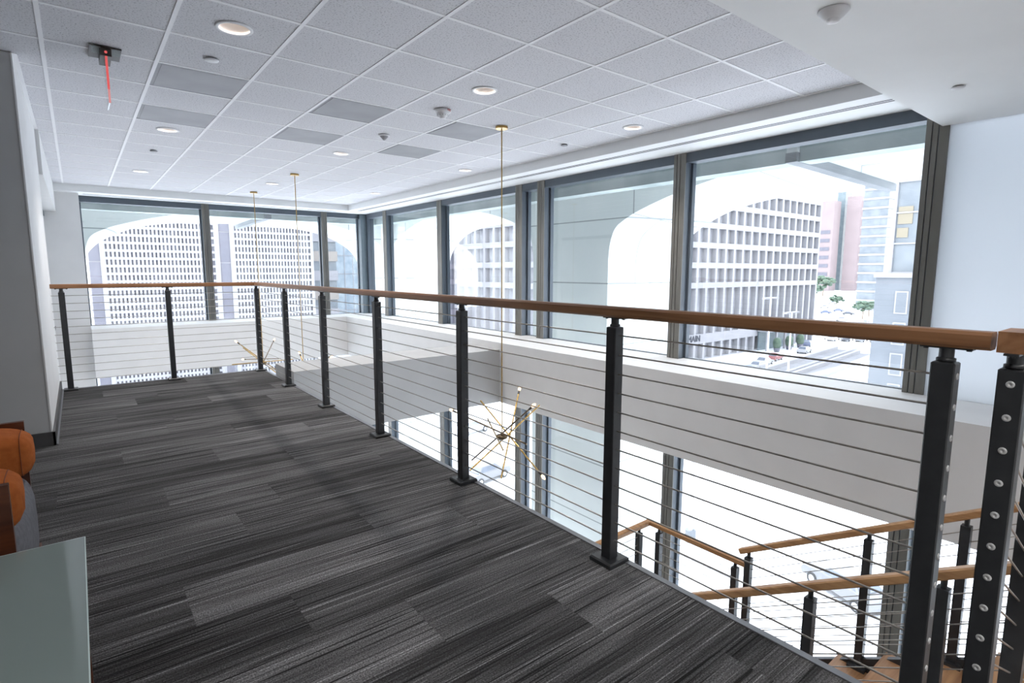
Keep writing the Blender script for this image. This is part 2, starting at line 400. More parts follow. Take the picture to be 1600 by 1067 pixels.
struct('trim_3', fr, 'framed')
struct('wall_far', MB().box(-0.37, 0.135, 12.28, YG+0.1, ZL, ZC), 'wall')
struct('wall_left', MB().box(-4.2, -4.0, -4.2, 5.09, ZL, ZC+0.2), 'wall')
struct('wall_back', MB().box(-4.2, XG, -4.2, -4.0, ZL, ZC+0.2), 'wall')
struct('wall_left', MB().box(-4.2, -0.62, 7.60, 7.75, ZL, -0.36), 'wall')
# ceiling: deck above, tile grid, soffits
deck = struct('ceiling', MB().box(-4.2, XG+0.1, -4.2, YG+0.1, ZC+0.12, ZC+0.25), 'wall')
X0T, Y0T = 0.551, 2.245
T = 0.61
XE, YE0, YE = 4.85, 1.45, 12.03
VENTS = [(0, 4), (0, 6), (2, 4), (2, 6), (4, 4), (4, 6)]
def cell(ix, iy): return X0T+T*ix+T/2, Y0T+T*iy+T/2
LIGHTS = [(ix, iy) for iy in (2, 7, 12) for ix in (0, 3, 6)]
def tile_mesh(w, d):
    b = MB(); g = 0.010; z0 = 0.004
    b.box(-w/2+g, w/2-g, -d/2+g, d/2-g, z0, z0+0.016)
    return b.mesh('ceiling_tile', M['tile'])
def tile_hole_mesh(r):
    b = MB(); h = T/2-0.010; n = 32; vs = []; z0 = 0.004
    for z in (z0, z0+0.016):
        for i in range(n):
            t = 2*PI*i/n; c, s = math.cos(t), math.sin(t); m = max(abs(c), abs(s))
            vs.append((r*c, r*s, z)); vs.append((h*c/m, h*s/m, z))
    fs = []
    for i in range(n):
        j = (i+1) % n
        fs += [(2*i, 2*j, 2*j+1, 2*i+1), (2*n+2*i, 2*n+2*i+1, 2*n+2*j+1, 2*n+2*j), (2*i, 2*n+2*i, 2*n+2*j, 2*j)]
    b.add(vs, fs); return b.mesh('ceiling_tile', M['tile'])
hole_me = tile_hole_mesh(0.088)
tc_ = {}
for ix in range(-5, 8):
    for iy in range(-2, 17):
        xa, xb = X0T+T*ix, X0T+T*(ix+1); ya, yb = Y0T+T*iy, Y0T+T*(iy+1)
        xb = min(xb, XE); yb = min(yb, YE); ya = max(ya, YE0)
        if ya+T/2 > 5.09: xa = max(xa, -0.2215)
        if xb-xa < 0.05 or yb-ya < 0.05: continue
        if (ix, iy) in VENTS: continue
        if (ix, iy) in LIGHTS: me = hole_me
        else:
            key = (round(xb-xa, 3), round(yb-ya, 3))
            if key not in tc_: tc_[key] = tile_mesh(*key)
            me = tc_[key]
        inst('ceiling_tile', me, deck, ((xa+xb)/2, (ya+yb)/2, ZC))
for ix in range(-5, 8):
    x = X0T+T*ix
    y1 = YE if x > -0.2 else 5.09
    MB().box(x-0.012, x+0.012, YE0, y1, ZC, ZC+0.03).build('grid_bar', M['gridbar'], deck)
for iy in range(-1, 17):
    y = Y0T+T*iy
    if y > YE: continue
    x0 = -2.6 if y < 5.09 else -0.2215
    MB().box(x0, XE, y-0.012, y+0.012, ZC+0.0006, ZC+0.03).build('grid_bar', M['gridbar'], deck)
MB().box(-0.2215, -0.197, 5.10, YE, ZC-0.002, ZC+0.02).build('wall_angle', M['gridbar'], deck)
# perimeter soffit (dropped margin along both window walls)
so_ = MB().box(XE, XG+0.08, YE0, YG+0.08, ZH, ZC+0.12); so_.box(-0.37, XE, YE, YG+0.08, ZH, ZC+0.12)
sof = struct('ceiling', so_, 'soffit')
near = struct('ceiling', MB().box(-4.0, XG+0.08, -4.0, YE0, ZN, ZC+0.12), 'soffit')
# linear slot diffusers let into the margin
def slot(name, x0, x1, y0, y1, lab):
    s = empty(name, ((x0+x1)/2, (y0+y1)/2, ZH)); tag(s, lab, 'air diffuser')
    cx, cy = s.location.x, s.location.y
    alongy = (y1-y0) > (x1-x0)
    a, b = (x0-cx, x1-cx) if alongy else (y0-cy, y1-cy); L = ((y1-y0) if alongy else (x1-x0))/2
    def bar(u0, u1, z0, z1, nm, mm):
        m_ = MB()
        if alongy: m_.box(u0, u1, -L, L, z0, z1)
        else: m_.box(-L, L, u0, u1, z0, z1)
        m_.build(nm, M[mm], s)
    w = b-a
    bar(a, b, -0.001, 0.0, 'slot', 'dark')
    for u0, u1 in ((a, a+0.14*w), (a+0.40*w, a+0.60*w), (a+0.86*w, b)): bar(u0, u1, -0.0016, -0.001, 'flange', 'white')
slot('slot_diffuser', 5.02, 5.115, 1.47, 11.95, 'long white double slot air diffuser in the dropped margin above the right windows')
slot('slot_diffuser', 0.2, 4.7, 12.32, 12.40, 'short white slot air diffuser in the dropped margin above the far windows')

# spandrels and sills
sp = MB().box(XS, XG+0.08, -4.0, YG+0.08, ZB, ZSILL); sp.box(0.135, XS, YS, YG+0.08, ZB, ZSILL)
spn = struct('wall_right', sp, 'wall')
struct('trim_4', MB().box(EX+0.02, XS, 6.24, 6.96, ZB, 0.137), 'wall2')      # beam crossing the void
# exterior slab band below the sill
struct('wall_right', MB().box(XG+0.08, XG+0.14, -4.0, YG+0.14, ZB-0.02, ZSILL-0.05), 'fascia')

# windows: each bay an object of the setting, with its frame pieces and pane
wn = [0]
def window_y(y0, y1, z0, z1, pane=True, pm='glass'):
    """bay in the long wall"""
    wn[0] += 1; h = 0.105
    b = MB().box(XF, XG+0.03, y0, y1, z1-h, z1)
    b.box(XG-0.02, XG+0.03, y0, y1, z0, z0+0.008)
    b.box(XG-0.03, XG+0.03, y0, y0+0.025, z0+0.008, z1-h); b.box(XG-0.03, XG+0.03, y1-0.025, y1, z0+0.008, z1-h)
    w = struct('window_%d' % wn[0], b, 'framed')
    MB().box(XG-0.005, XG+0.005, y0+0.02, y1-0.02, z0+0.006, z1-h+0.005).build('pane', M[pm], w)
    return w
def window_x(x0, x1, z0, z1):
    wn[0] += 1; h = 0.105
    b = MB().box(x0, x1, YF, YG+0.03, z1-h, z1)
    b.box(x0, x1, YG-0.02, YG+0.03, z0, z0+0.008)
    b.box(x0, x0+0.025, YG-0.03, YG+0.03, z0+0.008, z1-h); b.box(x1-0.025, x1, YG-0.03, YG+0.03, z0+0.008, z1-h)
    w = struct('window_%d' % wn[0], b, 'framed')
    MB().box(x0+0.02, x1-0.02, YG-0.005, YG+0.005, z0+0.006, z1-h+0.005).build('pane', M['glass'], w)
mn = [10]
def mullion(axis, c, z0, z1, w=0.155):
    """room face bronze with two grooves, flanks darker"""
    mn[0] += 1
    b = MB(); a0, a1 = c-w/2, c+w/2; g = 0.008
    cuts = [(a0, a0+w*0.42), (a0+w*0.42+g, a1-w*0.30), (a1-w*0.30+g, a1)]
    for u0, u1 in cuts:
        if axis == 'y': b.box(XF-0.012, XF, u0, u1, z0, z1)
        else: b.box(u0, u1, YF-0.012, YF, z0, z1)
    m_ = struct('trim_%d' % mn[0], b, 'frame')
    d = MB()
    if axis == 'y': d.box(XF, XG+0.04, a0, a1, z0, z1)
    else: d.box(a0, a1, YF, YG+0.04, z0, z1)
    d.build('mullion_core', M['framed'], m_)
ML = [1.48, 3.88, 6.275, 6.795, 9.20, 11.56]
hw = 0.0775
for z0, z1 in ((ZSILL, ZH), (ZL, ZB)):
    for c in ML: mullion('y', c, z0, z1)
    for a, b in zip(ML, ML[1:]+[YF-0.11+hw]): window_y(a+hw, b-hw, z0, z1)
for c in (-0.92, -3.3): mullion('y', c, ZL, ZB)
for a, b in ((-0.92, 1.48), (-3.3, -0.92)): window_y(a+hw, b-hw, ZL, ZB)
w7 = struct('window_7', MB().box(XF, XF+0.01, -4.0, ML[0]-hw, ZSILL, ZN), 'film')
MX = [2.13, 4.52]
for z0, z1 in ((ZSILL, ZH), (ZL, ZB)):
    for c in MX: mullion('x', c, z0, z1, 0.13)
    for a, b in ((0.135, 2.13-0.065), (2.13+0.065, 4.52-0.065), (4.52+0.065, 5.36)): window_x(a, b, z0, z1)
struct('trim_5', MB().box(5.36, 5.50, 12.58, YG+0.05, ZL, ZH), 'column')
struct('trim_6', MB().box(5.50, 5.66, 12.52, 12.60, ZL, ZH), 'framed')

# ================================================================== EXTERIOR OF OUR BUILDING: ARCADE
FRONT_ARCH = [(1.0, 1.45), (0.99, 1.71), (0.957, 1.95), (0.88, 2.10), (0.81, 2.19), (0.70, 2.30), (0.618, 2.37), (0.5, 2.455), (0.333, 2.545), (0.15, 2.575), (0.0, 2.58)]
BACK_ARCH = [(1.0, 1.35), (0.985, 1.55), (0.96, 1.70), (0.915, 1.86), (0.865, 1.98), (0.80, 2.10), (0.70, 2.24), (0.60, 2.325), (0.47, 2.39), (0.25, 2.44), (0.0, 2.455)]
def arch_pts(a, b, tab):
    """opening outline from the left foot to the right foot, basket arch smoothed through its table"""
    c = (a+b)/2; hwid = (b-a)/2
    P = [Vector((-u, z)) for u, z in tab]+[Vector((u, z)) for u, z in reversed(tab[:-1])]
    P = [2*P[0]-P[1]]+P+[2*P[-1]-P[-2]]
    out = []
    for i in range(1, len(P)-2):
        for k_ in range(4):
            t = k_/4; p0, p1, p2, p3 = P[i-1:i+3]
            out.append(0.5*((2*p1)+(p2-p0)*t+(2*p0-5*p1+4*p2-p3)*t*t+(3*p1-p0-3*p2+p3)*t**3))
    out.append(P[-2])
    return [(a, ZST)]+[(c+hwid*max(-1, min(1, p.x)), p.y) for p in out]+[(b, ZST)]
def arcade_bay(name, axis, a, b, ra, rb, d0, d1, ztop):
    """one bay: face plates a..b openings inside rectangle ra..rb, from depth d0 to d1"""
    fp = arch_pts(a, b, FRONT_ARCH); bp = arch_pts(a, b, BACK_ARCH); n = len(fp)
    def P(u, z, d): return (d, u, z) if axis == 'y' else (u, d, z)
    m_ = MB(); vs = [P(u, z, d0) for u, z in fp]+[P(u, z, d1) for u, z in bp]
    m_.add(vs, [(i, i+1, n+i+1, n+i) for i in range(n-1)], True)
    for pts, d in ((fp, d0), (bp, d1)):
        vs = []; fs = []
        for u, z in pts[1:-1]: vs += [P(u, z, d), P(u, ztop, d)]
        k_ = len(pts)-2
        fs += [(2*i, 2*i+1, 2*i+3, 2*i+2) for i in range(k_-1)]
        m_.add(vs, fs)
        if a > ra: m_.add([P(ra, ZST, d), P(a, ZST, d), P(a, ztop, d), P(ra, ztop, d)], [(0, 1, 2, 3)])
        if rb > b: m_.add([P(b, ZST, d), P(rb, ZST, d), P(rb, ztop, d), P(b, ztop, d)], [(0, 1, 2, 3)])
    m_.add([P(ra, ztop, d0), P(rb, ztop, d0), P(rb, ztop, d1), P(ra, ztop, d1)], [(0, 1, 2, 3)])
    return m_
XO0, XO1, YO0, YO1 = 6.90, 8.76, 14.15, 16.0
arc = empty('concrete_arcade', (7.8, 14.5, ZST)); tag(arc, 'pale precast concrete arcade with broad rounded arches outside the window walls', 'arcade')
off = Vector((-7.8, -14.5, -ZST))
for nm, ax, a, b, ra, rb, d0, d1 in (('arch_bay', 'y', -0.34, 6.20, -2.24, 7.15, XO0, XO1), ('arch_bay', 'y', 8.10, 14.14, 7.15, 14.14, XO0, XO1),
                                     ('arch_bay', 'y', -8.78, -2.24, -10.0, -2.24, XO0, XO1),
                                     ('arch_bay', 'x', 0.16, 6.70, -0.79, 8.76, YO0, YO1), ('arch_bay', 'x', -8.28, -1.74, -10.0, -0.79, YO0, YO1)):
    arcade_bay(nm, ax, a, b, ra, rb, d0, d1, 3.3).build(nm, M['concrete'], arc, off)
MB().box(8.7601, 8.765, 14.15, 16.0, ZST, 3.3).build('corner_face', M['concrete'], arc, off)
MB().box(XG+0.10, 9.0, -10, 16.3, 3.3, 3.7).box(-10, XG+0.10, YG+0.1, 16.3, 3.3, 3.7).build('roof_slab', M['concrete'], arc, off)
MB().box(5.98, 6.22, -10, 13.35, 2.385, 3.3).box(-10, 5.98, 13.13, 13.35, 2.385, 3.3).build('fascia_beam', M['fascia'], arc, off)
MB().box(XG+0.10, 5.98, -10, YG+0.3, 2.95, 3.3).box(-10, 5.98, YG+0.1, 13.13, 2.95, 3.3).build('walkway_ceiling', M['concrete'], arc, off)
MB().box(6.22, 6.90, -10, 13.35, 2.61, 2.72).box(-10, 6.9, 13.35, 14.15, 2.61, 2.72).build('vault_ceiling', M['concrete'], arc, off)
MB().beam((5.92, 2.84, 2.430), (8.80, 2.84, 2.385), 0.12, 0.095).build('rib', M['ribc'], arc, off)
MB().box(5.93, 8.79, 2.785, 2.895, 2.44, 2.75).build('rib_web', M['concrete'], arc, off)
MB().box(3.375, 3.485, 13.06, 16.0, 2.44, 2.75).build('rib_web', M['concrete'], arc, off)
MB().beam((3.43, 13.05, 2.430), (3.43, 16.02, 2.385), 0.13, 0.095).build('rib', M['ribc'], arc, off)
struct('wall_back', MB().box(-10, -4.2, -4.2, 13.0, ZST, 3.3), 'concrete')
roof = struct('ceiling', MB().box(-10, XG+0.10, -10, YG+0.1, 3.1, 3.7), 'concrete')

# ================================================================== STREET
st = struct('floor', MB().box(-400, 900, -500, 900, ZST-0.5, ZST), 'street'); st['label'] = 'sunlit pale street and plaza far below'

def root_at(name, loc, lab, cat, group=None, rz=0.0):
    r = empty(name, loc, rz); tag(r, lab, cat, group); return r

# --- grid office building (corner towards us): lattice + individual recessed windows
gb = root_at('grid_office_building', (65, 62, ZST), 'white concrete office building with deep square window grid seen through the right windows', 'building')
P_ = 3.25; RZ = [(-1.0, 1.8), (2.9, 5.7), (6.8, 9.6), (10.7, 13.5), (14.6, 17.4)]; TALL = (-11.2, -2.1); BOT = (-16.2, -13.1)
allz = sorted([BOT, TALL]+RZ); NA, NB = 25, 12; TOP = 21.0
def lattice(along_x):
    m_ = MB(); n_ = NA if along_x else NB; ww = 2.55; D = 1.3; L = n_*P_+0.8
    def bx(u0, u1, z0, z1, d0, d1):
        z0 -= ZST; z1 -= ZST
        if along_x: m_.box(u0, u1, d0, d1, z0, z1)
        else: m_.box(d0, d1, u0, u1, z0, z1)
    for i in range(n_+1):
        u0 = 0.0 if i == 0 else 0.75+P_*(i-1)+ww; u1 = 0.75+P_*i
        if i == n_: u1 = L
        for z0, z1 in allz: bx(u0, u1, z0, z1, 0.0, D)
    zz = [ZST]+[v for p in allz for v in p]+[TOP]
    for q in range(0, len(zz), 2): bx(0.0, L, zz[q], zz[q+1], 0.0, D)
    return m_, L, ww
for ax in (True, False):
    m_, L, ww = lattice(ax); m_.build('facade_lattice', M['facade'], gb)
    memo = {}
    for z0, z1 in allz:
        H = z1-z0
        if H not in memo:
            w_ = MB()
            if ax: w_.box(0, ww, 0, 0.1, 0, H); w_.box(0.0, 0.06, -0.04, 0, 0, H); w_.box(0, ww, -0.04, 0, 0, 0.08)
            else: w_.box(0, 0.1, 0, ww, 0, H); w_.box(-0.06, 0, ww/2-0.05, ww/2+0.05, 0, H); w_.box(-0.05, 0, 0, ww, H*0.5-0.05, H*0.5+0.05)
            memo[H] = w_.mesh('window', M['recess'])
        for i in range(NA if ax else NB):
            u = 0.75+P_*i
            if ax and z0 > 10 and i < 6: continue
            inst('window', memo[H], gb, (u, 1.05, z0-ZST) if ax else (1.05, u, z0-ZST))
MB().box(1.3, NA*P_+0.8, 1.3, NB*P_+0.8, 0, TOP-ZST-0.5).build('core', M['recess'], gb)
def text(body, size, loc, rot, mat, name, parent=None, ext=0.05, align='CENTER'):
    cu = bpy.data.curves.new(name, 'FONT'); cu.body = body; cu.size = size; cu.extrude = ext; cu.align_x = align; cu.align_y = 'CENTER'
    tmp = bpy.data.objects.new(name, cu); COL.objects.link(tmp)
    bpy.context.view_layer.update()
    me = bpy.data.meshes.new_from_object(tmp.evaluated_get(bpy.context.evaluated_depsgraph_get()))
    me.materials.clear(); me.materials.append(mat)
    bpy.data.objects.remove(tmp)
    o = bpy.data.objects.new(name, me); o.location = loc; o.rotation_euler = rot
    return link(o, parent)
text('MAIN', 1.75, (94.3-65, -0.08, -12.35-ZST+0.3), (PI/2, 0, 0), M['letters'], 'sign_lettering', gb)
# entrance block at its foot
en = root_at('entrance_pavilion', (139, 70, ZST), 'pale glazed entrance with flat canopy at the foot of the grid building', 'building')
# (stands proud of the facade)
en.location = (118.5, 61.8, ZST)
MB().box(0, 16.5, -2.6, 0.15, 4.3, 5.0).build('canopy', M['facade'], en)
for i in range(5): MB().box(i*4.0, i*4.0+0.45, -2.4, -2.0, 0, 4.3).build('column', M['facade'], en)
for i in range(4): MB().box(i*4+0.45, i*4+4.0, -0.15, 0.1, 0, 4.3).build('pane', M['teal'], en)
for i, xx in enumerate((120.0, 125.6, 131.0)):
    r = root_at('potted_shrub', (xx, 58.0, ZST), ('dark clipped shrub in a pot left of the entrance doors', 'dark clipped shrub in a pot in the middle of the entrance', 'dark clipped shrub in a pot right of the entrance doors')[i], 'shrub', 'shrubs by the entrance')
    MB().lathe([(0.0, 0), (0.5, 0), (0.7, 0.9), (0.55, 0.9), (0.0, 0.8)], n=12).build('pot', M['slate'], r)
    MB().rbox((0, 0, 1.9), (0.8, 0.8, 1.3), 2.6, 8, 12).build('foliage', M['foliage'], r)

# --- tall lattice block straight across (small openings: too many to count)
db = root_at('screen_facade_building', (1.49, 95, ZST), 'white block with hundreds of small dark window slots seen through the far windows', 'building')
LB = 30.4
def seg(x0, x1):
    n_ = int((x1-x0)/0.485); p = (x1-x0)/n_; m_ = MB(); rows = 30; pz = 1.075; zb = 1.0
    for i in range(n_+1): m_.box(x0+p*i-0.13*(0 < i < n_)-0.0, x0+p*i+0.13, 0, 0.35, 0, zb+rows*pz)
    for j in range(rows+1): m_.box(x0, x1+0.13, -0.01, 0.33, zb+pz*j-0.18 if j else 0, zb+pz*j+0.18)
    o = m_.build('window_grid', M['facade'], db); o['kind'] = 'stuff'
seg(1.76, 15.4); seg(18.2, 29.9)
MB().box(1.27, 1.78, -0.05, 0.4, 0, 34).box(15.5, 16.1, -0.05, 0.4, 0, 34).box(17.6, 18.25, -0.05, 0.4, 0, 34).box(29.9, 30.4, -0.05, 0.4, 0, 34).build('pilaster', M['facade'], db)
MB().box(0, 30.4, 0.36, 18, 0, 33.5).build('core', M['darkwin'], db)
for x0, x1 in ((0.0, 1.27), (16.1, 17.6)):
    for j in range(7):
        MB().box(x0, x1, 0.1, 0.36, j*4.7+0.08, j*4.7+4.62).build('slate_panel', M['slate'], db)
    MB().box(x0, x1, 0.2, 0.36, 0, 33.2).build('panel_back', M['facade'], db)
# --- banded block and blue glass tower to its right
bb_ = root_at('banded_office_building', (36, 112, ZST), 'tan and white office block with ribbon windows beside the far white block', 'building')
for j in range(8):
    z = j*3.9
    MB().box(-1, 6.5, 0, 8, z, z+2.0).build('spandrel_band', M['tan' if j % 2 else 'facade'], bb_)
    MB().box(-0.8, 6.3, 0.3, 7.7, z+2.0, z+3.9).build('window_band', M['glassb'], bb_)
gt = root_at('blue_glass_tower', (49, 125, ZST), 'pale blue glass tower with faint pattern at the right end of the far view', 'building')
MB().box(-6, 12, 0, 14, 0, 60).build('core', M['paleblue'], gt)
for i in range(10): MB().box(-6+i*2.0-0.06, -6+i*2.0+0.06, -0.12, 0, 0, 60).build('mullion', M['facade'], gt)
for j in range(14): MB().box(-6, 12, -0.1, 0, j*4.2, j*4.2+0.15).build('transom', M['facade'], gt)
# --- brown glazed block left of the grid building's short side
bg2 = root_at('dark_glazed_building', (70, 112, ZST), 'grey brown glazed block behind the left end of the grid building', 'building')
for j in range(11):
    MB().box(0, 12, 0, 12, j*3.6, j*3.6+1.2).build('spandrel_band', M['pinkd'], bg2)
    MB().box(0.2, 11.8, 0.2, 11.8, j*3.6+1.2, j*3.6+3.6).build('window_band', M['slate'], bg2)

# --- distant towers
def tower(name, x, y, w, d, h, mat, lab, bands=0, mat2='facade', rz=0.0, strip=None):
    r = root_at(name, (x, y, ZST), lab, 'building', rz=rz)
    MB().box(-w/2, w/2, -d/2, d/2, 0, h).build('shaft', M[mat], r)
    if bands:
        n_ = int(h/bands)
        for j in range(n_): MB().box(-w/2-0.3, w/2+0.3, -d/2-0.3, d/2+0.3, j*bands, j*bands+bands*0.22).build('floor_band', M[mat2], r)
    if strip:
        mm, u0, u1, st_ = strip
        b = MB()
        for j in range(int(h*0.72/st_)): b.box(-w/2-0.3, -w/2, u0, u1, j*st_+6, j*st_+6+st_*0.42)
        b.build('window_column', M[mm], r)
    return r
tower('pink_tower', 541, 222, 14, 14, 80, 'pink', 'pinkish stone tower left of the teal glass shaft beside the grid building', strip=('slate', -5, 5, 7.5))
tower('teal_glass_tower', 566, 219.5, 14, 7, 90, 'teal', 'narrow teal glass shaft between two pink stone towers')
tower('pink_tower', 556, 205, 14, 11, 84, 'pink', 'broad blank pinkish stone tower right of the teal glass shaft')
tower('mauve_tower', 574, 197, 14, 3.4, 84, 'pinkd', 'slim pale mauve slab against the right edge of the blank pink tower')
tower('pink_tower', 566, 191, 10, 8, 82, 'pink', 'pinkish tower with small square windows half hidden by the white banded tower', strip=('slate', -2, 3.5, 7.5))
tower('white_banded_tower', 291, 96, 20, 10, 74, 'glassb', 'tall glass tower with thin white floor bands right of the pink towers', 4.1, 'facade')
# --- stone building with glazed top close by on the right
sb = root_at('stone_base_building', (68, 22.6, ZST), 'grey stone building with glazed upper storeys at the right edge of the widest window', 'building')
MB().box(0, 30, -40, 0, 0, 17.0).build('stone_base', M['stone'], sb)
MB().box(-0.25, 30, -40, 0.2, 17.0, 17.45).build('ledge', M['facade'], sb)
MB().box(0.8, 30, -40, -0.9, 17.45, 38).build('glazing', M['glassb'], sb)
for z in (17.45, 20.5, 23.7, 26.9, 30.1, 33.3): MB().box(0.6, 0.8, -40, -0.9, z, z+0.16).build('transom', M['facade'], sb)
for i in range(12): MB().box(0.55, 0.8, -1.15-i*3.2, -0.9-i*3.2, 17.45, 38).build('mullion', M['facade'], sb)
for j, (y0, y1, z0, z1) in enumerate(((-2.2, -1.5, 22.6, 24.4), (-1.9, -1.5, 21.2, 22.2))): MB().box(0.7, 0.82, y0-0.4, y1+0.2, z0, z1).build('blind', M['blind'], sb)
for j in range(4):
    MB().box(-0.08, 0.02, -3.1, -1.9, 11.0-j*3.3+2.2, 11.0-j*3.3+4.6).build('window_frame', M['facade'], sb)
    MB().box(-0.11, -0.07, -2.95, -2.05, 11.0-j*3.3+2.35, 11.0-j*3.3+4.45).build('pane', M['stone'], sb)

# --- cars
def car_proto(paint):
    r = empty('car')
    b = MB()
    body = [(-2.2, 0.35), (2.15, 0.35), (2.25, 0.6), (2.1, 0.82), (1.1, 0.95), (-1.6, 0.98), (-2.15, 0.9), (-2.25, 0.6)]
    cab = [(-1.55, 0.97), (1.05, 0.95), (0.45, 1.42), (-1.0, 1.46)]
    def loft(poly, w0, inset):
        n_ = len(poly); cx = sum(p[0] for p in poly)/n_; zt = max(p[1] for p in poly)
        vs = []
        for s_, wf in ((-1, 1), (1, 1)):
            for x_, z_ in poly:
                k_ = inset*(z_-poly[0][1])/(zt-poly[0][1]+1e-6)
                vs.append((x_, s_*(w0-k_), z_))
        b.add(vs, [(i, (i+1) % n_, n_+(i+1) % n_, n_+i) for i in range(n_)]+[tuple(range(n_-1, -1, -1)), tuple(range(n_, 2*n_))])
    loft(body, 0.9, 0.06); loft(cab, 0.82, 0.2)
    b.build('body', paint, r)
    g = MB()
    for s_ in (-1, 1): g.add([(-1.3, s_*0.80, 1.04), (0.75, s_*0.80, 1.03), (0.38, s_*0.665, 1.36), (-0.95, s_*0.655, 1.39)], [(0, 1, 2, 3)])
    g.add([(1.02, -0.72, 1.0), (1.02, 0.72, 1.0), (0.50, 0.6, 1.40), (0.50, -0.6, 1.40)], [(0, 1, 2, 3)])
    g.add([(-1.56, -0.72, 1.02), (-1.56, 0.72, 1.02), (-1.05, 0.6, 1.43), (-1.05, -0.6, 1.43)], [(0, 1, 2, 3)])
    g.build('window', M['wglass'], r)
    for x_ in (-1.4, 1.4):
        for s_ in (-1, 1): 
            wv = MB().cyl((x_, s_*0.72, 0.33), (x_, s_*0.93, 0.33), 0.33, 14).build('wheel', M['tyre'], r)
            MB().cyl((x_, s_*0.93, 0.33), (x_, s_*0.94, 0.33), 0.2, 10).build('hub_cap', M['pole'], wv)
    return r
paints = {n_: base('paint_'+n_, c_, 0.3)[0] for n_, c_ in dict(silver=(0.17, 0.175, 0.185), white=(0.34, 0.34, 0.35), blue=(0.09, 0.11, 0.18), red=(0.24, 0.07, 0.07), dark=(0.06, 0.065, 0.08), paleblue=(0.15, 0.20, 0.26)).items()}
protos = {}
CARS = [(30.0, 42.2, 0.15, 'silver', 'silver car on the street directly behind the nearest chandelier'),
        (37.5, 56.0, 0.2, 'white', 'white car at the top of the street behind the nearest chandelier'),
        (36.6, 12.4, 1.2, 'silver', 'silver grey car below the window at the right behind the stair posts'),
        (104.0, 55.6, 0.05, 'paleblue', 'pale blue car nearest the sill below the MAIN sign'),
        (110.5, 57.0, 0.05, 'white', 'white car behind the pale blue one below the sign'),
        (116.8, 59.0, 0.05, 'white', 'white car just left of the red car in the kerb row'),
        (124.5, 60.5, 0.1, 'red', 'red car at the kerb left of the tall light poles'),
        (141.5, 61.5, 0.1, 'white', 'white car in front of the entrance canopy'),
        (155.0, 67.0, 0.4, 'blue', 'dark blue car right of the entrance under the handrail'),
        (221.0, 84.0, -0.9, 'paleblue', 'pale blue car nearest the parking lot fence at the left'),
        (246.0, 93.0, -0.9, 'white', 'white car behind the pale blue one in the parking lot'),
        (236.0, 80.5, -0.9, 'white', 'white car in the middle front of the parking lot'),
        (282.3, 104.2, -0.9, 'dark', 'dark car in the middle of the parking lot'),
        (282.2, 114.0, -0.9, 'blue', 'blue car at the left of the parking lot'),
        (300.9, 115.6, -0.9, 'blue', 'blue car in the second row of the parking lot'),
        (348.9, 122.5, -0.9, 'red', 'red car in the rear row of the parking lot'),
        (368.5, 145.5, -0.9, 'white', 'white car in the rearmost row of the parking lot'),
        (325.0, 132.0, -0.9, 'white', 'white car in the third row of the parking lot')]
for i, (c_, lab) in enumerate((('white', 'white car at the left end of the tight row just below the handrail'), ('dark', 'dark car second in the tight row just below the handrail'),
                               ('silver', 'silver car third in the tight row just below the handrail'), ('white', 'white car at the right end of the tight row just below the handrail'))):
    CARS.append((173.5+2.1*i, 68.4-3.0*i, 0.62, c_, lab))
KS = 0.872
CARS = [(x*KS, y*KS, rz, c_, lab) for x, y, rz, c_, lab in CARS]
for x, y, rz, c_, lab in CARS:
    if c_ not in protos:
        protos[c_] = o = car_proto(paints[c_]); o.location = (x, y, ZST); o.rotation_euler = (0, 0, rz)
    else: o = clone(protos[c_], None, (x, y, ZST), rz)
    tag(o, lab, 'car')
# light poles
def light_pole(x, y, h, lab, arm):
    r = root_at('street_light', (x*KS, y*KS, ZST), lab, 'street light')
    MB().cyl((0, 0, 0), (0, 0, h), 0.16, 8, 0.10).build('pole', M['pole'], r)
    MB().cyl((0, 0, 0), (0, 0, 0.8), 0.35, 10).build('footing', M['stone'], r)
    MB().box(-arm, arm, -0.08, 0.08, h, h+0.12).build('arm', M['pole'], r)
    for s_ in (-1, 1): MB().box(s_*arm-0.5, s_*arm+0.5, -0.2, 0.2, h-0.1, h+0.1).build('lamp_head', M['facade'], r)
light_pole(78.2, 39.1, 14.3, 'tall twin headed light pole in front of the grid building, left of the pair', 1.3)
light_pole(80.6, 37.1, 12.5, 'shorter twin headed light pole in front of the grid building, right of the pair', 1.3)
light_pole(34.9, 22.5, 10.5, 'light pole standing below the lower windows right of the column', 0.9)
# ramp walls
for a_, b_, lab in (((106, 52), (155, 57.0), 'grey sunken ramp strip between white kerb walls, further one'), ((108, 46.5), (152, 50.7), 'grey ramp strip nearer the window, between white kerb walls')):
    a_ = (a_[0]*KS, a_[1]*KS); b_ = (b_[0]*KS, b_[1]*KS)
    dx, dy = b_[0]-a_[0], b_[1]-a_[1]; L = math.hypot(dx, dy)
    r = root_at('ramp', (a_[0], a_[1], ZST), lab, 'ramp', rz=math.atan2(dy, dx))
    MB().box(0, L, -1.6, 1.6, 0.0, 0.05).build('roadway', M['asphalt'], r)
    for s_ in (-1, 1): MB().box(0, L, s_*1.9-0.3, s_*1.9+0.3, 0, 0.7).build('kerb_wall', M['facade'], r)
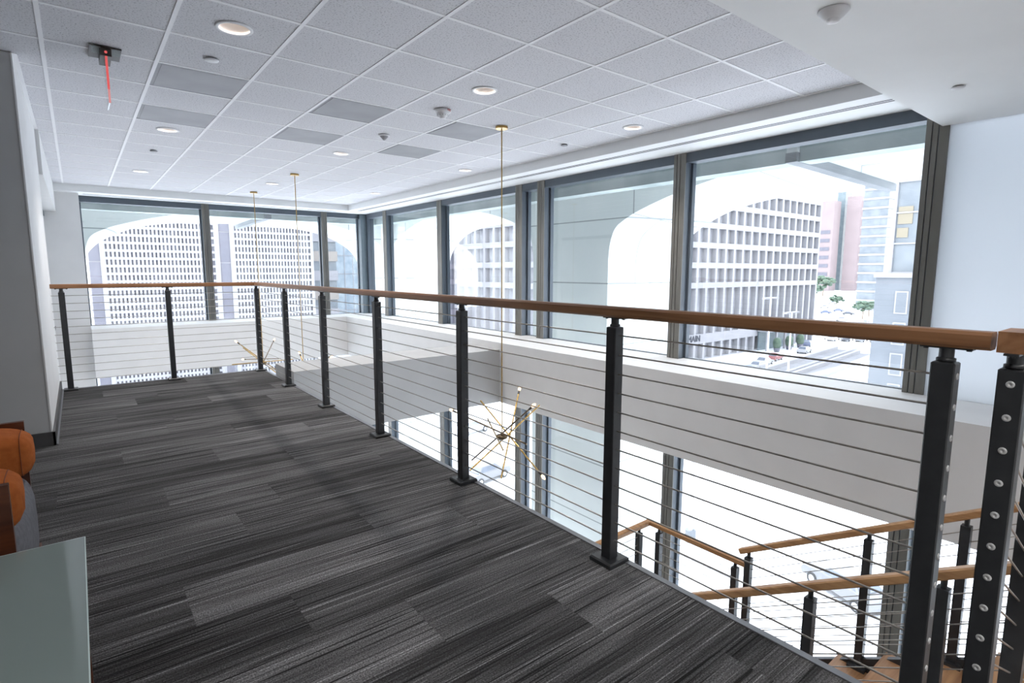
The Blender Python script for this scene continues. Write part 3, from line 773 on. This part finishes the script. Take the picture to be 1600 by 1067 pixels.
# fence and trees by the lot
r = root_at('lot_fence', (220.5*KS, 93*KS, ZST), 'low pale fence in front of the parking lot', 'fence', rz=math.atan2(-15, 7))
MB().box(0, 18, -0.1, 0.1, 0.2, 1.4).build('panel', M['facade'], r)
for i in range(7): MB().box(i*3-0.1, i*3+0.1, -0.15, 0.15, 0, 2.2).build('post', M['pole'], r)
def tree(x, y, h, lab, seed):
    rnd = random.Random(seed)
    r = root_at('tree', (x*KS, y*KS, ZST), lab, 'tree')
    MB().cyl((0, 0, 0), (0, 0, h*0.5), h*0.03, 8).build('trunk', M['trunk'], r)
    c_ = MB()
    for i in range(60):
        a_ = rnd.random()*2*PI; q = rnd.random()**0.6*h*0.42; z = h*0.62+rnd.uniform(-0.25, 0.34)*h*(1-q/(h*0.6))
        s_ = h*rnd.uniform(0.05, 0.11)
        c_.rbox((q*math.cos(a_), q*math.sin(a_), z), (s_, s_*1.1, s_*0.75), 2.0, 5, 7)
    c_.build('crown', M['foliage'], r)
tree(262, 91, 7.5, 'dark green tree at the right of the parking lot against the stone wall', 1)
tree(276, 93.5, 7.0, 'round green tree at the far right of the parking lot', 2)
tree(487, 200, 16, 'green tree at the foot of the pink towers', 3)
tree(398, 169, 11, 'green tree at the left rear of the parking lot by the grid building', 4)
tree(330, 128, 7, 'small green tree in the middle of the parking lot', 5)

# ================================================================== MAIN RAILING
CZ = [0.995-0.081*k_ for k_ in range(12)]
PT = 1.030; RB, RT = 1.070, 1.114
rail = root_at('cable_railing', (1.74, 7.34, 0), 'black posted cable railing with walnut handrail along the two mezzanine edges', 'railing')
ro = Vector((-1.74, -7.34, 0))
hr = MB()
c_ = 0.008; w = 0.03
pr = [(-w+c_, RB), (w-c_, RB), (w, RB+c_), (w, RT-c_), (w-c_, RT), (-w+c_, RT), (-w, RT-c_), (-w, RB+c_)]
n_ = len(pr)
# long leg and short leg mitred at the corner
vs = [(1.74+u, 0.315, z) for u, z in pr]+[(1.74+u, 7.34+u, z) for u, z in pr]
hr.add(vs, [(i, (i+1) % n_, n_+(i+1) % n_, n_+i) for i in range(n_)]+[tuple(range(n_-1, -1, -1))])
hr.build('handrail', M['rail_y'], rail, ro)
h2 = MB(); vs = [(1.74+u, 7.34+u, z) for u, z in pr]+[(-0.222, 7.34+u, z) for u, z in pr]
h2.add(vs, [(i, (i+1) % n_, n_+(i+1) % n_, n_+i) for i in range(n_)]+[tuple(range(n_, 2*n_))])
h2.build('handrail', M['rail_x'], rail, ro)
def post_mesh(h=PT, w_=0.026):
    b = MB(); c = 0.003
    p_ = [(-w_+c, -w_), (w_-c, -w_), (w_, -w_+c), (w_, w_-c), (w_-c, w_), (-w_+c, w_), (-w_, w_-c), (-w_, -w_+c)]
    b.prism(p_, 'z', 0.02, h-c)
    q_ = [(u*(1-c/w_), v*(1-c/w_)) for u, v in p_]
    vs = [(u, v, h-c) for u, v in p_]+[(u, v, h) for u, v in q_]
    b.add(vs, [(i, (i+1) % 8, 8+(i+1) % 8, 8+i) for i in range(8)]+[tuple(range(8, 16))])
    return b.mesh('post', M['black'])
def plate_mesh(w_=0.060, t_=0.022):
    b = MB(); c = 0.006
    b.box(-w_, w_, -w_, w_, 0, t_-c)
    vs = [(sx_*w_, sy_*w_, t_-c) for sx_, sy_ in ((-1, -1), (1, -1), (1, 1), (-1, 1))]+[(sx_*(w_-c), sy_*(w_-c), t_) for sx_, sy_ in ((-1, -1), (1, -1), (1, 1), (-1, 1))]
    b.add(vs, [(i, (i+1) % 4, 4+(i+1) % 4, 4+i) for i in range(4)]+[(4, 5, 6, 7)])
    return b.mesh('base_plate', M['black'])
def neck_mesh(h=PT, top=RB, along='y'):
    b = MB().cyl((0, 0, h), (0, 0, top-0.004), 0.0165, 14)
    b.lathe([(0.0, h+0.002), (0.021, h+0.002), (0.021, h+0.010), (0.0165, h+0.012)], n=14)
    if along == 'y': b.box(-0.014, 0.014, -0.055, 0.055, top-0.005, top)
    else: b.box(-0.055, 0.055, -0.014, 0.014, top-0.005, top)
    for s_ in (-0.045, 0.045): b.cyl((0, s_, top-0.009) if along == 'y' else (s_, 0, top-0.009), (0, s_, top-0.004) if along == 'y' else (s_, 0, top-0.004), 0.006, 8)
    return b.mesh('saddle', M['black'])
pm, plm, nmy, nmx = post_mesh(), plate_mesh(), neck_mesh(), neck_mesh(along='x')
ferr = MB().lathe([(0.0, 0.0010), (0.0030, 0.0012), (0.0034, 0.0034), (0.0078, 0.0030), (0.0088, 0.0015), (0.0088, 0.0)], n=12).mesh('ferrule', M['ferrule'])
def post(x, y, nm=nmy, ferr_dir=None):
    p_ = inst('post', pm, rail, Vector((x, y, 0))+ro)
    inst('base_plate', plm, p_); inst('saddle', nm, p_)
    if ferr_dir is not None:
        for z in CZ:
            f_ = bpy.data.objects.new('ferrule', ferr); link(f_, p_)
            d = Vector(ferr_dir); f_.location = d*0.0258+Vector((0, 0, z)); f_.rotation_mode = 'QUATERNION'; f_.rotation_quaternion = d.to_track_quat('Z', 'Y')
    return p_
ys = [0.405]+[1.517+1.162*i for i in range(6)]
for i, y in enumerate(ys[:-1]): post(1.74, y, nmy, (0, -1, 0) if i == 0 else None)
post(1.74, 7.34, nmy)
for x in (0.80, -0.135): post(x, 7.34, nmx)
for z in CZ:
    MB().cyl((1.74, 0.40, z), (1.74, 7.34, z), 0.0033, 6, caps=False).build('cable', M['steel'], rail, ro)
    MB().cyl((-0.222, 7.34, z), (1.74, 7.34, z), 0.0033, 6, caps=False).build('cable', M['steel'], rail, ro)
    for x in (1.74,): pass

# ================================================================== STAIR RAILINGS AND STAIR
SL = 0.58
def sloped_railing(name, lab, p, q, zt_p, zt_q, posts, mat, rw=0.055, rh=0.045, cables=12, cz0=0.115, foot=None, ferr_first=None, group=None):
    """p,q: xy ends; handrail top centre heights; posts: list of (t, base z)"""
    P0 = Vector((p[0], p[1], 0)); Q0 = Vector((q[0], q[1], 0)); r = root_at(name, (p[0], p[1], posts[0][1]), lab, 'railing', group)
    o_ = -r.location
    A = Vector((p[0], p[1], zt_p-rh/2)); B = Vector((q[0], q[1], zt_q-rh/2))
    MB().beam(A, B, rw, rh, 0.007).build('handrail', M[mat], r, o_)
    for i, (t_, zb) in enumerate(posts):
        c = P0.lerp(Q0, t_); zt = zt_p+(zt_q-zt_p)*t_-rh-0.045
        b = MB().box(c.x-0.025, c.x+0.025, c.y-0.025, c.y+0.025, zb+0.015, zt)
        po = b.build('post', M['black'], r, o_)
        if foot is None or foot[i]: MB().box(c.x-0.055, c.x+0.055, c.y-0.055, c.y+0.055, zb, zb+0.02).build('base_plate', M['black'], po)
        MB().cyl((c.x, c.y, zt), (c.x, c.y, zt+0.05), 0.014, 10).build('saddle', M['black'], po)
        if ferr_first and i == 0:
            for k_ in range(cables):
                f_ = bpy.data.objects.new('ferrule', ferr); link(f_, po); d = Vector(ferr_first)
                f_.location = Vector((c.x, c.y, 0))+d*0.0248+Vector((0, 0, zt-0.035-0.081*k_)); f_.rotation_mode = 'QUATERNION'; f_.rotation_quaternion = d.to_track_quat('Z', 'Y')
    t0, t1 = posts[0][0], posts[-1][0]
    a = P0.lerp(Q0, t0); b2 = P0.lerp(Q0, t1)
    for k_ in range(cables):
        dz = -rh-0.080-0.074*k_
        za = zt_p+(zt_q-zt_p)*t0+dz; zb_ = zt_p+(zt_q-zt_p)*t1+dz
        MB().cyl((a.x, a.y, za), (b2.x, b2.y, zb_), 0.0030, 6, caps=False).build('cable', M['steel'], r, o_)
    return r
# first flight guard (post beside the end of the main railing, runs down in +x)
g1 = root_at('stair_cable_railing', (1.74, 0.272, 0), 'black cable railing whose big end post with steel ferrules starts the stair at right', 'railing')
o1 = -g1.location
YB = 0.272
pb = inst('post', pm, g1, (0, 0, 0)); inst('base_plate', plm, pb); inst('saddle', nmx, pb)
for z in CZ:
    f_ = bpy.data.objects.new('ferrule', ferr); link(f_, pb); f_.location = (-0.0258, 0, z); f_.rotation_euler = (0, -PI/2, 0)
hh = MB(); hh.box(1.700, 1.83, YB-0.03, YB+0.03, RB, RT+0.006)
hh.beam((1.80, YB, RB+0.018), (2.98, YB, RB+0.018-SL*1.18), 0.06, 0.048, 0.006)
hh.build('handrail', M['rail_x'], g1, o1)
for xx in (2.235, 2.93):
    zb = -0.166*math.ceil((xx-1.83)/0.29); zt = RB-0.04-SL*(xx-1.80)-0.02
    MB().box(xx-0.026, xx+0.026, YB-0.026, YB+0.026, zb, zt).build('post', M['black'], g1, o1)
for z in CZ:
    MB().cyl((1.76, YB, z), (1.80, YB, z-0.02), 0.0033, 6, caps=False).cyl((1.80, YB, z-0.02), (2.93, YB, z-0.02-SL*1.13), 0.0033, 6, caps=False).build('cable', M['steel'], g1, o1)

# stair: treads (thing: staircase), landings
stair = root_at('staircase', (3.5, 0.27, ZL), 'open oak staircase descending below the mezzanine at the lower right', 'staircase')
os_ = -stair.location
def tread(x0, x1, y0, y1, z, m_='tread'):
    MB().box(x0, x1, y0, y1, z-0.045, z).build('tread', M[m_], stair, os_)
for k_ in range(4): tread(1.83+0.29*k_, 1.83+0.29*(k_+1)+0.02, -0.93, 0.25, -0.166*(k_+1))
MB().box(2.99, 4.16, -0.93, 0.27, -0.875, -0.83).build('landing', M['tread'], stair, os_)
for k_ in range(6): tread(2.95, 4.16, 0.27+0.28*k_, 0.27+0.28*(k_+1)+0.02, -0.83-0.166*(k_+1))
MB().box(2.90, 4.16, 1.95, 3.14, -2.037, -1.992).build('landing', M['tread'], stair, os_)
for k_ in range(11): tread(2.90-0.28*(k_+1)-0.02, 2.90-0.28*k_, 1.98, 3.12, -1.992-0.159*(k_+1))
for x in (2.985, 4.10):
    MB().beam((x, 0.30, -0.98), (x, 2.0, -0.98-0.593*1.70), 0.04, 0.22).build('stringer', M['black'], stair, os_)
for y in (-0.90, 0.235): MB().beam((1.84, y, -0.27), (3.0, y, -0.27-0.572*1.15), 0.03, 0.20).build('stringer', M['black'], stair, os_)
for y in (2.02, 3.08): MB().beam((2.92, y, -2.18), (-0.2, y, -2.18-0.568*3.12), 0.04, 0.22).build('stringer', M['black'], stair, os_)
for x, y, z in ((4.12, 2.0, -2.04), (4.12, 3.08, -2.04), (2.95, 3.08, -2.04), (4.12, -0.88, -0.875), (4.12, 0.22, -0.875)):
    MB().box(x-0.04, x+0.04, y-0.04, y+0.04, ZL, z).build('support_post', M['black'], stair, os_)
def zt2(y): return -0.05-0.585*(y-0.532)+0.02
def tz(y): return -0.83-0.166*(int((y-0.27)/0.28)+1)
sloped_railing('stair_cable_railing', 'cable railing with oak handrail on the window side of the middle stair flight', (4.10, 0.22), (4.10, 2.17), zt2(0.22), zt2(2.17),
               [((y-0.22)/1.95, tz(y) if y < 1.95 else -1.992) for y in (0.30, 0.77, 1.27, 2.10)], 'rail_l')
sloped_railing('stair_cable_railing', 'cable railing with oak handrail on the mezzanine side of the middle stair flight', (3.0, 0.22), (3.0, 2.17), zt2(0.22), zt2(2.17),
               [((y-0.22)/1.95, tz(y) if y < 1.95 else -1.992) for y in (0.36, 0.62, 1.18, 2.10)], 'rail_l')
# landing guard: along the window side then turning
lg = root_at('landing_cable_railing', (4.10, 3.085, -1.992), 'short level cable railing with oak handrail turning the corner of the stair landing', 'railing')
ol = -lg.location
zl = -1.085
MB().beam((4.10, 2.12, zl-0.022), (4.10, 3.11, zl-0.022), 0.055, 0.045, 0.007).build('handrail', M['rail_l'], lg, ol)
MB().beam((4.075, 3.085, zl-0.022), (2.95, 3.085, zl-0.022), 0.055, 0.045, 0.007).build('handrail', M['rail_l'], lg, ol)
for x, y in ((4.10, 2.21), (4.10, 2.97), (3.95, 3.085), (2.98, 3.085)):
    po = MB().box(x-0.025, x+0.025, y-0.025, y+0.025, -1.99, zl-0.085).build('post', M['black'], lg, ol)
    MB().cyl((x, y, zl-0.085), (x, y, zl-0.045), 0.014, 10).build('saddle', M['black'], po)
    MB().box(x-0.05, x+0.05, y-0.05, y+0.05, -1.992, -1.972).build('base_plate', M['black'], po)
for k_ in range(10):
    z = zl-0.12-0.081*k_
    MB().cyl((4.10, 2.21, z), (4.10, 2.97, z), 0.0030, 6, caps=False).cyl((3.95, 3.085, z), (2.98, 3.085, z), 0.0030, 6, caps=False).build('cable', M['steel'], lg, ol)

# ================================================================== CHANDELIERS
STICKS = [((-0.001, 0.394, 0.319), (0.133, -0.497, -0.312), 'B'), ((0.403, 0.207, 0.407), (-0.247, -0.313, -0.312), 'A'),
          ((0.096, -0.381, 0.385), (-0.12, 0.406, -0.353), 'A'), ((0.517, -0.02, 0.27), (-0.443, -0.038, -0.267), ''),
          ((0.199, 0.538, 0.047), (-0.315, -0.434, 0.029), ''), ((-0.212, 0.639, 0.184), (-0.01, -0.43, 0.025), 'A')]
bulb_me = MB().lathe([(0.0, 0.0), (0.010, 0.002), (0.016, 0.018), (0.018, 0.032), (0.012, 0.050), (0.004, 0.062), (0.0, 0.064)], n=12).mesh('bulb', M['bulb'])
sock_me = MB().lathe([(0.0, -0.045), (0.0105, -0.045), (0.0115, -0.04), (0.0115, 0.0), (0.0, 0.001)], n=10).mesh('socket', M['socket'])
def chandelier():
    r = empty('sputnik_chandelier')
    MB().cyl((0, 0, ZC+0.51-0.022), (0, 0, ZC+0.51-0.0005), 0.062, 28).build('canopy', M['brass'], r)
    MB().cyl((0, 0, 0.02), (0, 0, ZC+0.51-0.02), 0.0062, 8).build('rod', M['brass'], r)
    MB().lathe([(0.0, -0.022), (0.055, -0.020), (0.062, -0.012), (0.062, 0.010), (0.055, 0.018), (0.012, 0.022), (0.0, 0.03)], n=24).build('hub', M['brassd'], r)
    for i, (A, B, e) in enumerate(STICKS):
        A, B = Vector(A), Vector(B)
        s_ = MB().cyl(A, B, 0.0088, 8).build('arm', M['brass' if i % 3 != 2 else 'brassd'], r)
        if e:
            E_, D_ = (A, (A-B).normalized()) if e == 'A' else (B, (B-A).normalized())
            for me in (sock_me, bulb_me):
                o = bpy.data.objects.new(me.name, me); link(o, r); o.location = E_+D_*0.001; o.rotation_mode = 'QUATERNION'; o.rotation_quaternion = D_.to_track_quat('Z', 'Y')
                o.parent = s_
    return r
ch = chandelier(); ch.location = (3.465, 4.57, -0.51)
tag(ch, 'nearest brass sputnik chandelier on a long rod, fully visible through the railing', 'chandelier')
c2 = clone(ch, None, (2.69, 8.69, -0.51), 0.9); tag(c2, 'middle brass sputnik chandelier, its body mostly hidden behind the crossing beam', 'chandelier')
c3 = clone(ch, None, (2.69, 11.12, -0.51), 2.1); tag(c3, 'farthest brass sputnik chandelier, arms fanned out behind the railing corner post', 'chandelier')
for c in (ch, c2, c3): c['group'] = 'brass chandeliers over the void'

# ================================================================== CEILING FIXTURES
def downlight():
    r = empty('downlight')
    MB().lathe([(0.082, 0.004), (0.082, -0.001), (0.086, -0.005), (0.100, -0.005), (0.104, -0.001), (0.104, 0.003), (0.088, 0.004)], n=32).build('trim_ring', M['white'], r)
    MB().lathe([(0.083, 0.0), (0.072, 0.045), (0.055, 0.085)], n=32).build('reflector', M['reflector'], r)
    MB().lathe([(0.056, 0.085), (0.03, 0.084), (0.001, 0.084)], n=32).build('lamp_disc', M['lamp'], r)
    return r
ld2 = bpy.data.lights.new('fill_lamp', 'SPOT'); ld2.energy = 36; ld2.spot_size = 2.6; ld2.spot_blend = 0.9; ld2.color = (1.0, 0.96, 0.92); ld2.shadow_soft_size = 0.07  # invented lamps out of view, added to brighten the near room
def fill_lamp_body():
    r = empty('downlight')  # housing of the added fill lamps, shaped like a downlight
    MB().lathe([(0.070, -0.001), (0.072, -0.006), (0.100, -0.006), (0.104, -0.001)], n=28).build('trim_ring', M['white'], r)
    MB().lathe([(0.071, -0.003), (0.03, -0.0035), (0.001, -0.0035)], n=28).build('lamp_disc', M['lamp'], r)
    return r
dl = downlight(); rows = ('nearest', 'middle', 'farthest'); cols = ('left', 'centre', 'right')
for q, (ix, iy) in enumerate(LIGHTS):
    x, y = cell(ix, iy)
    o = dl if q == 0 else clone(dl)
    o.location = (x, y, ZC)
    tag(o, 'round recessed downlight in the %s row of the tiled ceiling, %s one of its three' % (rows[q//3], cols[q % 3]), 'ceiling light', 'recessed ceiling downlights')
    ld = bpy.data.lights.new('downlight_lamp', 'SPOT'); ld.energy = 16; ld.spot_size = 2.2; ld.spot_blend = 0.8; ld.color = (1.0, 0.93, 0.86); ld.shadow_soft_size = 0.05
    lo = bpy.data.objects.new('downlight_lamp', ld); lo.location = (0, 0, 0.02); link(lo, o)
for (x, y), lab in zip(((0.6, -0.6), (2.6, -0.6), (0.6, -2.6), (2.6, -2.6), (-2.2, 1.0)), ('front left', 'front right', 'rear left', 'rear right', 'far left')):
    MB_h = fill_lamp_body() ; MB_h.location = (x, y, ZN-0.002)
    tag(MB_h, 'round fill lamp added out of view in the smooth lower ceiling, %s one' % lab, 'ceiling light')
    lo = bpy.data.objects.new('downlight_lamp', ld2); lo.location = (0, 0, -0.02); link(lo, MB_h)  # light of the added fill lamp
# grey air vents in place of tiles
vm = MB().box(-T/2+0.013, T/2-0.013, -T/2+0.013, T/2-0.013, 0.002, 0.02)
vm.box(-T/2+0.013, T/2-0.013, -T/2+0.013, -T/2+0.03, -0.001, 0.002); vm.box(-T/2+0.013, T/2-0.013, T/2-0.03, T/2-0.013, -0.001, 0.002)
vmesh = vm.mesh('air_vent', M['vent'])
vfr = MB().box(-0.27, 0.27, -0.27, 0.27, -0.0005, 0.002).mesh('perforated_plate', M['vent'])
for q, (ix, iy) in enumerate(VENTS):
    x, y = cell(ix, iy); v = inst('air_vent', vmesh, None, (x, y, ZC))
    tag(v, 'flat grey metal air vent panel in the ceiling grid, %s of its row, %s column' % (('nearer', 'farther')[q % 2], ('left', 'middle', 'right')[q//2]), 'air vent', 'grey ceiling vent panels')
    inst('perforated_plate', vfr, v)
# smoke detector with red FIRE print
sm = root_at('smoke_detector', (2.70, 4.44, ZC), 'white round smoke detector marked FIRE in the tiled ceiling', 'smoke detector')
MB().lathe([(0.0, -0.001), (0.075, -0.001), (0.078, -0.012), (0.072, -0.022), (0.052, -0.030)], n=28).build('base', M['white'], sm)
MB().lathe([(0.054, -0.028), (0.050, -0.048), (0.030, -0.058), (0.026, -0.070), (0.012, -0.074), (0.0, -0.074)], n=24).build('sensor_head', M['white'], sm)
cg = MB()
for i in range(12):
    t_ = 2*PI*i/12; cg.box(0.047*math.cos(t_)-0.003, 0.047*math.cos(t_)+0.003, 0.047*math.sin(t_)-0.003, 0.047*math.sin(t_)+0.003, -0.050, -0.034)
cg.build('cage', M['dark'], sm)
text('FIRE', 0.026, (0.024, -0.0735, -0.013), (PI/2, 0, 0.32), M['redmark'], 'fire_print', sm, 0.0008)
# heat detector (small cone)
hd = root_at('heat_detector', (2.69, 5.62, ZC), 'small pale cone shaped heat detector in the ceiling beyond the smoke detector', 'heat detector')
MB().lathe([(0.0, -0.0005), (0.058, -0.0005), (0.058, -0.010), (0.045, -0.016)], n=24).build('base', M['white'], hd)
MB().lathe([(0.045, -0.016), (0.012, -0.052), (0.0, -0.055)], n=24).build('sensor_cone', M['vent'], hd)
# sprinklers: white cover discs
def disc(x, y, z, r_, lab, mat='white'):
    s_ = root_at('sprinkler_cover', (x, y, z), lab, 'sprinkler')
    MB().lathe([(0.0, -0.014), (r_*0.9, -0.014), (r_, -0.010), (r_, -0.006), (r_*0.9, -0.004)], n=24).build('cover_plate', M[mat], s_)
    MB().lathe([(r_*0.8, -0.006), (r_*0.8, 0.0)], n=20).build('collar', M['dark'], s_)
disc(0.84, 4.39, ZC, 0.045, 'small white sprinkler cover just beyond the nearest left downlight')
disc(4.50, 4.75, ZC, 0.040, 'small sprinkler cover in the right column of ceiling tiles near the window margin', 'vent')
disc(0.85, 8.07, ZC, 0.040, 'tiny sprinkler cover in the left column far down the ceiling', 'vent')
disc(3.842*1.144, 0.965*1.144, ZN, 0.036, 'small white sprinkler cover in the smooth lower ceiling at right')
# motion/strobe dome in lower soffit
sd_ = root_at('ceiling_speaker_sensor', (2.368*1.144, 1.009*1.144, ZN), 'white domed detector on the smooth lower ceiling near the top edge', 'detector')
MB().lathe([(0.0, -0.001), (0.062, -0.001), (0.064, -0.006), (0.060, -0.012), (0.038, -0.036), (0.030, -0.040)], n=32).build('housing', M['white'], sd_)
MB().lathe([(0.031, -0.038), (0.026, -0.050), (0.014, -0.054), (0.0, -0.055)], n=24).build('lens', M['gridbar'], sd_)

# exit sign: black mount, edge-lit clear panel seen almost edge-on
ex = root_at('exit_sign', (0.262, 4.62, ZC), 'edge lit exit sign with black ceiling mount and red glowing panel seen edge on', 'exit sign')
MB().box(-0.085, 0.085, -0.05, 0.20, -0.010, -0.0005).build('ceiling_plate', M['socket'], ex)
MB().box(-0.030, 0.030, -0.035, 0.19, -0.055, -0.010).build('housing', M['socket'], ex)
MB().box(-0.004, 0.004, -0.03, 0.22, -0.335, -0.055).build('clear_panel', M['acryl'], ex)
MB().box(-0.0065, 0.0065, -0.034, -0.0305, -0.26, -0.055).build('lit_edge', M['red'], ex)
MB().box(-0.0060, 0.0060, -0.034, -0.0305, -0.345, -0.26).build('lit_edge', M['redpale'], ex)
MB().cyl((0.0, -0.040, -0.032), (0.0, -0.035, -0.032), 0.008, 12).build('indicator_light', M['red'], ex)
MB().box(-0.075, -0.034, -0.045, -0.041, -0.050, -0.010).box(0.034, 0.075, -0.045, -0.041, -0.050, -0.010).build('clear_bracket', M['acryl'], ex)

# ================================================================== ARMCHAIR AND TABLE
ac = root_at('lounge_armchair', (-0.55, 2.51, 0), 'lounge armchair with orange arm bolsters, grey seat and walnut side panels', 'armchair')
oa = -ac.location
for y0, y1 in ((2.075, 2.098), (2.925, 2.948)):
    s_ = MB().box(-1.0, -0.200 if y0 < 2.5 else -0.214, y0, y1, 0.08, 0.65)
    s_.build('side_panel', M['walnut'], ac, oa)
MB().box(-1.0, -0.97, 2.098, 2.925, 0.08, 0.74).build('back_panel', M['walnut'], ac, oa)
for (x, y) in ((-0.95, 2.12), (-0.24, 2.12), (-0.95, 2.90), (-0.24, 2.90)): MB().cyl((x, y, 0.0), (x, y, 0.10), 0.014, 10, 0.02).build('leg', M['walnut'], ac, oa)
MB().box(-0.96, -0.20, 2.10, 2.922, 0.10, 0.13).build('seat_frame', M['walnut'], ac, oa)
MB().rbox((-0.562, 2.51, 0.310), (0.375, 0.408, 0.190), 5.0).build('seat_cushion', M['grey'], ac, oa)
for yc in (2.235, 2.79):
    b = MB().rbox((-0.55, yc, 0.558), (0.370, 0.130, 0.102), 4.0).build('arm_bolster', M['orange'], ac, oa)
    sm_ = MB()
    n_ = 40; xs = -0.55+0.370*0.90
    k_ = (1-0.90**4.0)**(1/4.0)+0.004
    ring = []
    for i in range(n_):
        t_ = 2*PI*i/n_; ct, st_ = math.cos(t_), math.sin(t_)
        ring.append(Vector((xs, yc+0.130*k_*math.copysign(abs(ct)**0.5, ct), 0.558+0.102*k_*math.copysign(abs(st_)**0.5, st_))))
    for i in range(n_): sm_.cyl(ring[i], ring[(i+1) % n_], 0.0016, 5, caps=False)
    sm_.build('seam', M['seam'], b)
    b_ = b
MB().rbox((-0.88, 2.51, 0.56), (0.09, 0.27, 0.22), 4.0).build('back_cushion', M['orange'], ac, oa)

tb = root_at('side_table', (-0.5, 1.5, 0), 'low side table with pale green glass top over a walnut frame', 'table')
ot = -tb.location
b = MB().box(-0.95, -0.040, 1.10, 1.933, 0.488, 0.4995).build('glass_top', M['tabletop'], tb, ot)
e_ = MB().box(-0.040, -0.0375, 1.10, 1.935, 0.4885, 0.4993); e_.box(-0.95, -0.040, 1.933, 1.9355, 0.4885, 0.4993); e_.build('glass_edge', M['tabledge'], b)
MB().box(-0.93, -0.050, 1.12, 1.915, 0.40, 0.4875).build('apron', M['walnut'], tb, ot)
for x, y in ((-0.91, 1.14), (-0.07, 1.14), (-0.91, 1.895), (-0.07, 1.895)): MB().box(x-0.018, x+0.018, y-0.018, y+0.018, 0, 0.40).build('leg', M['walnut'], tb, ot)
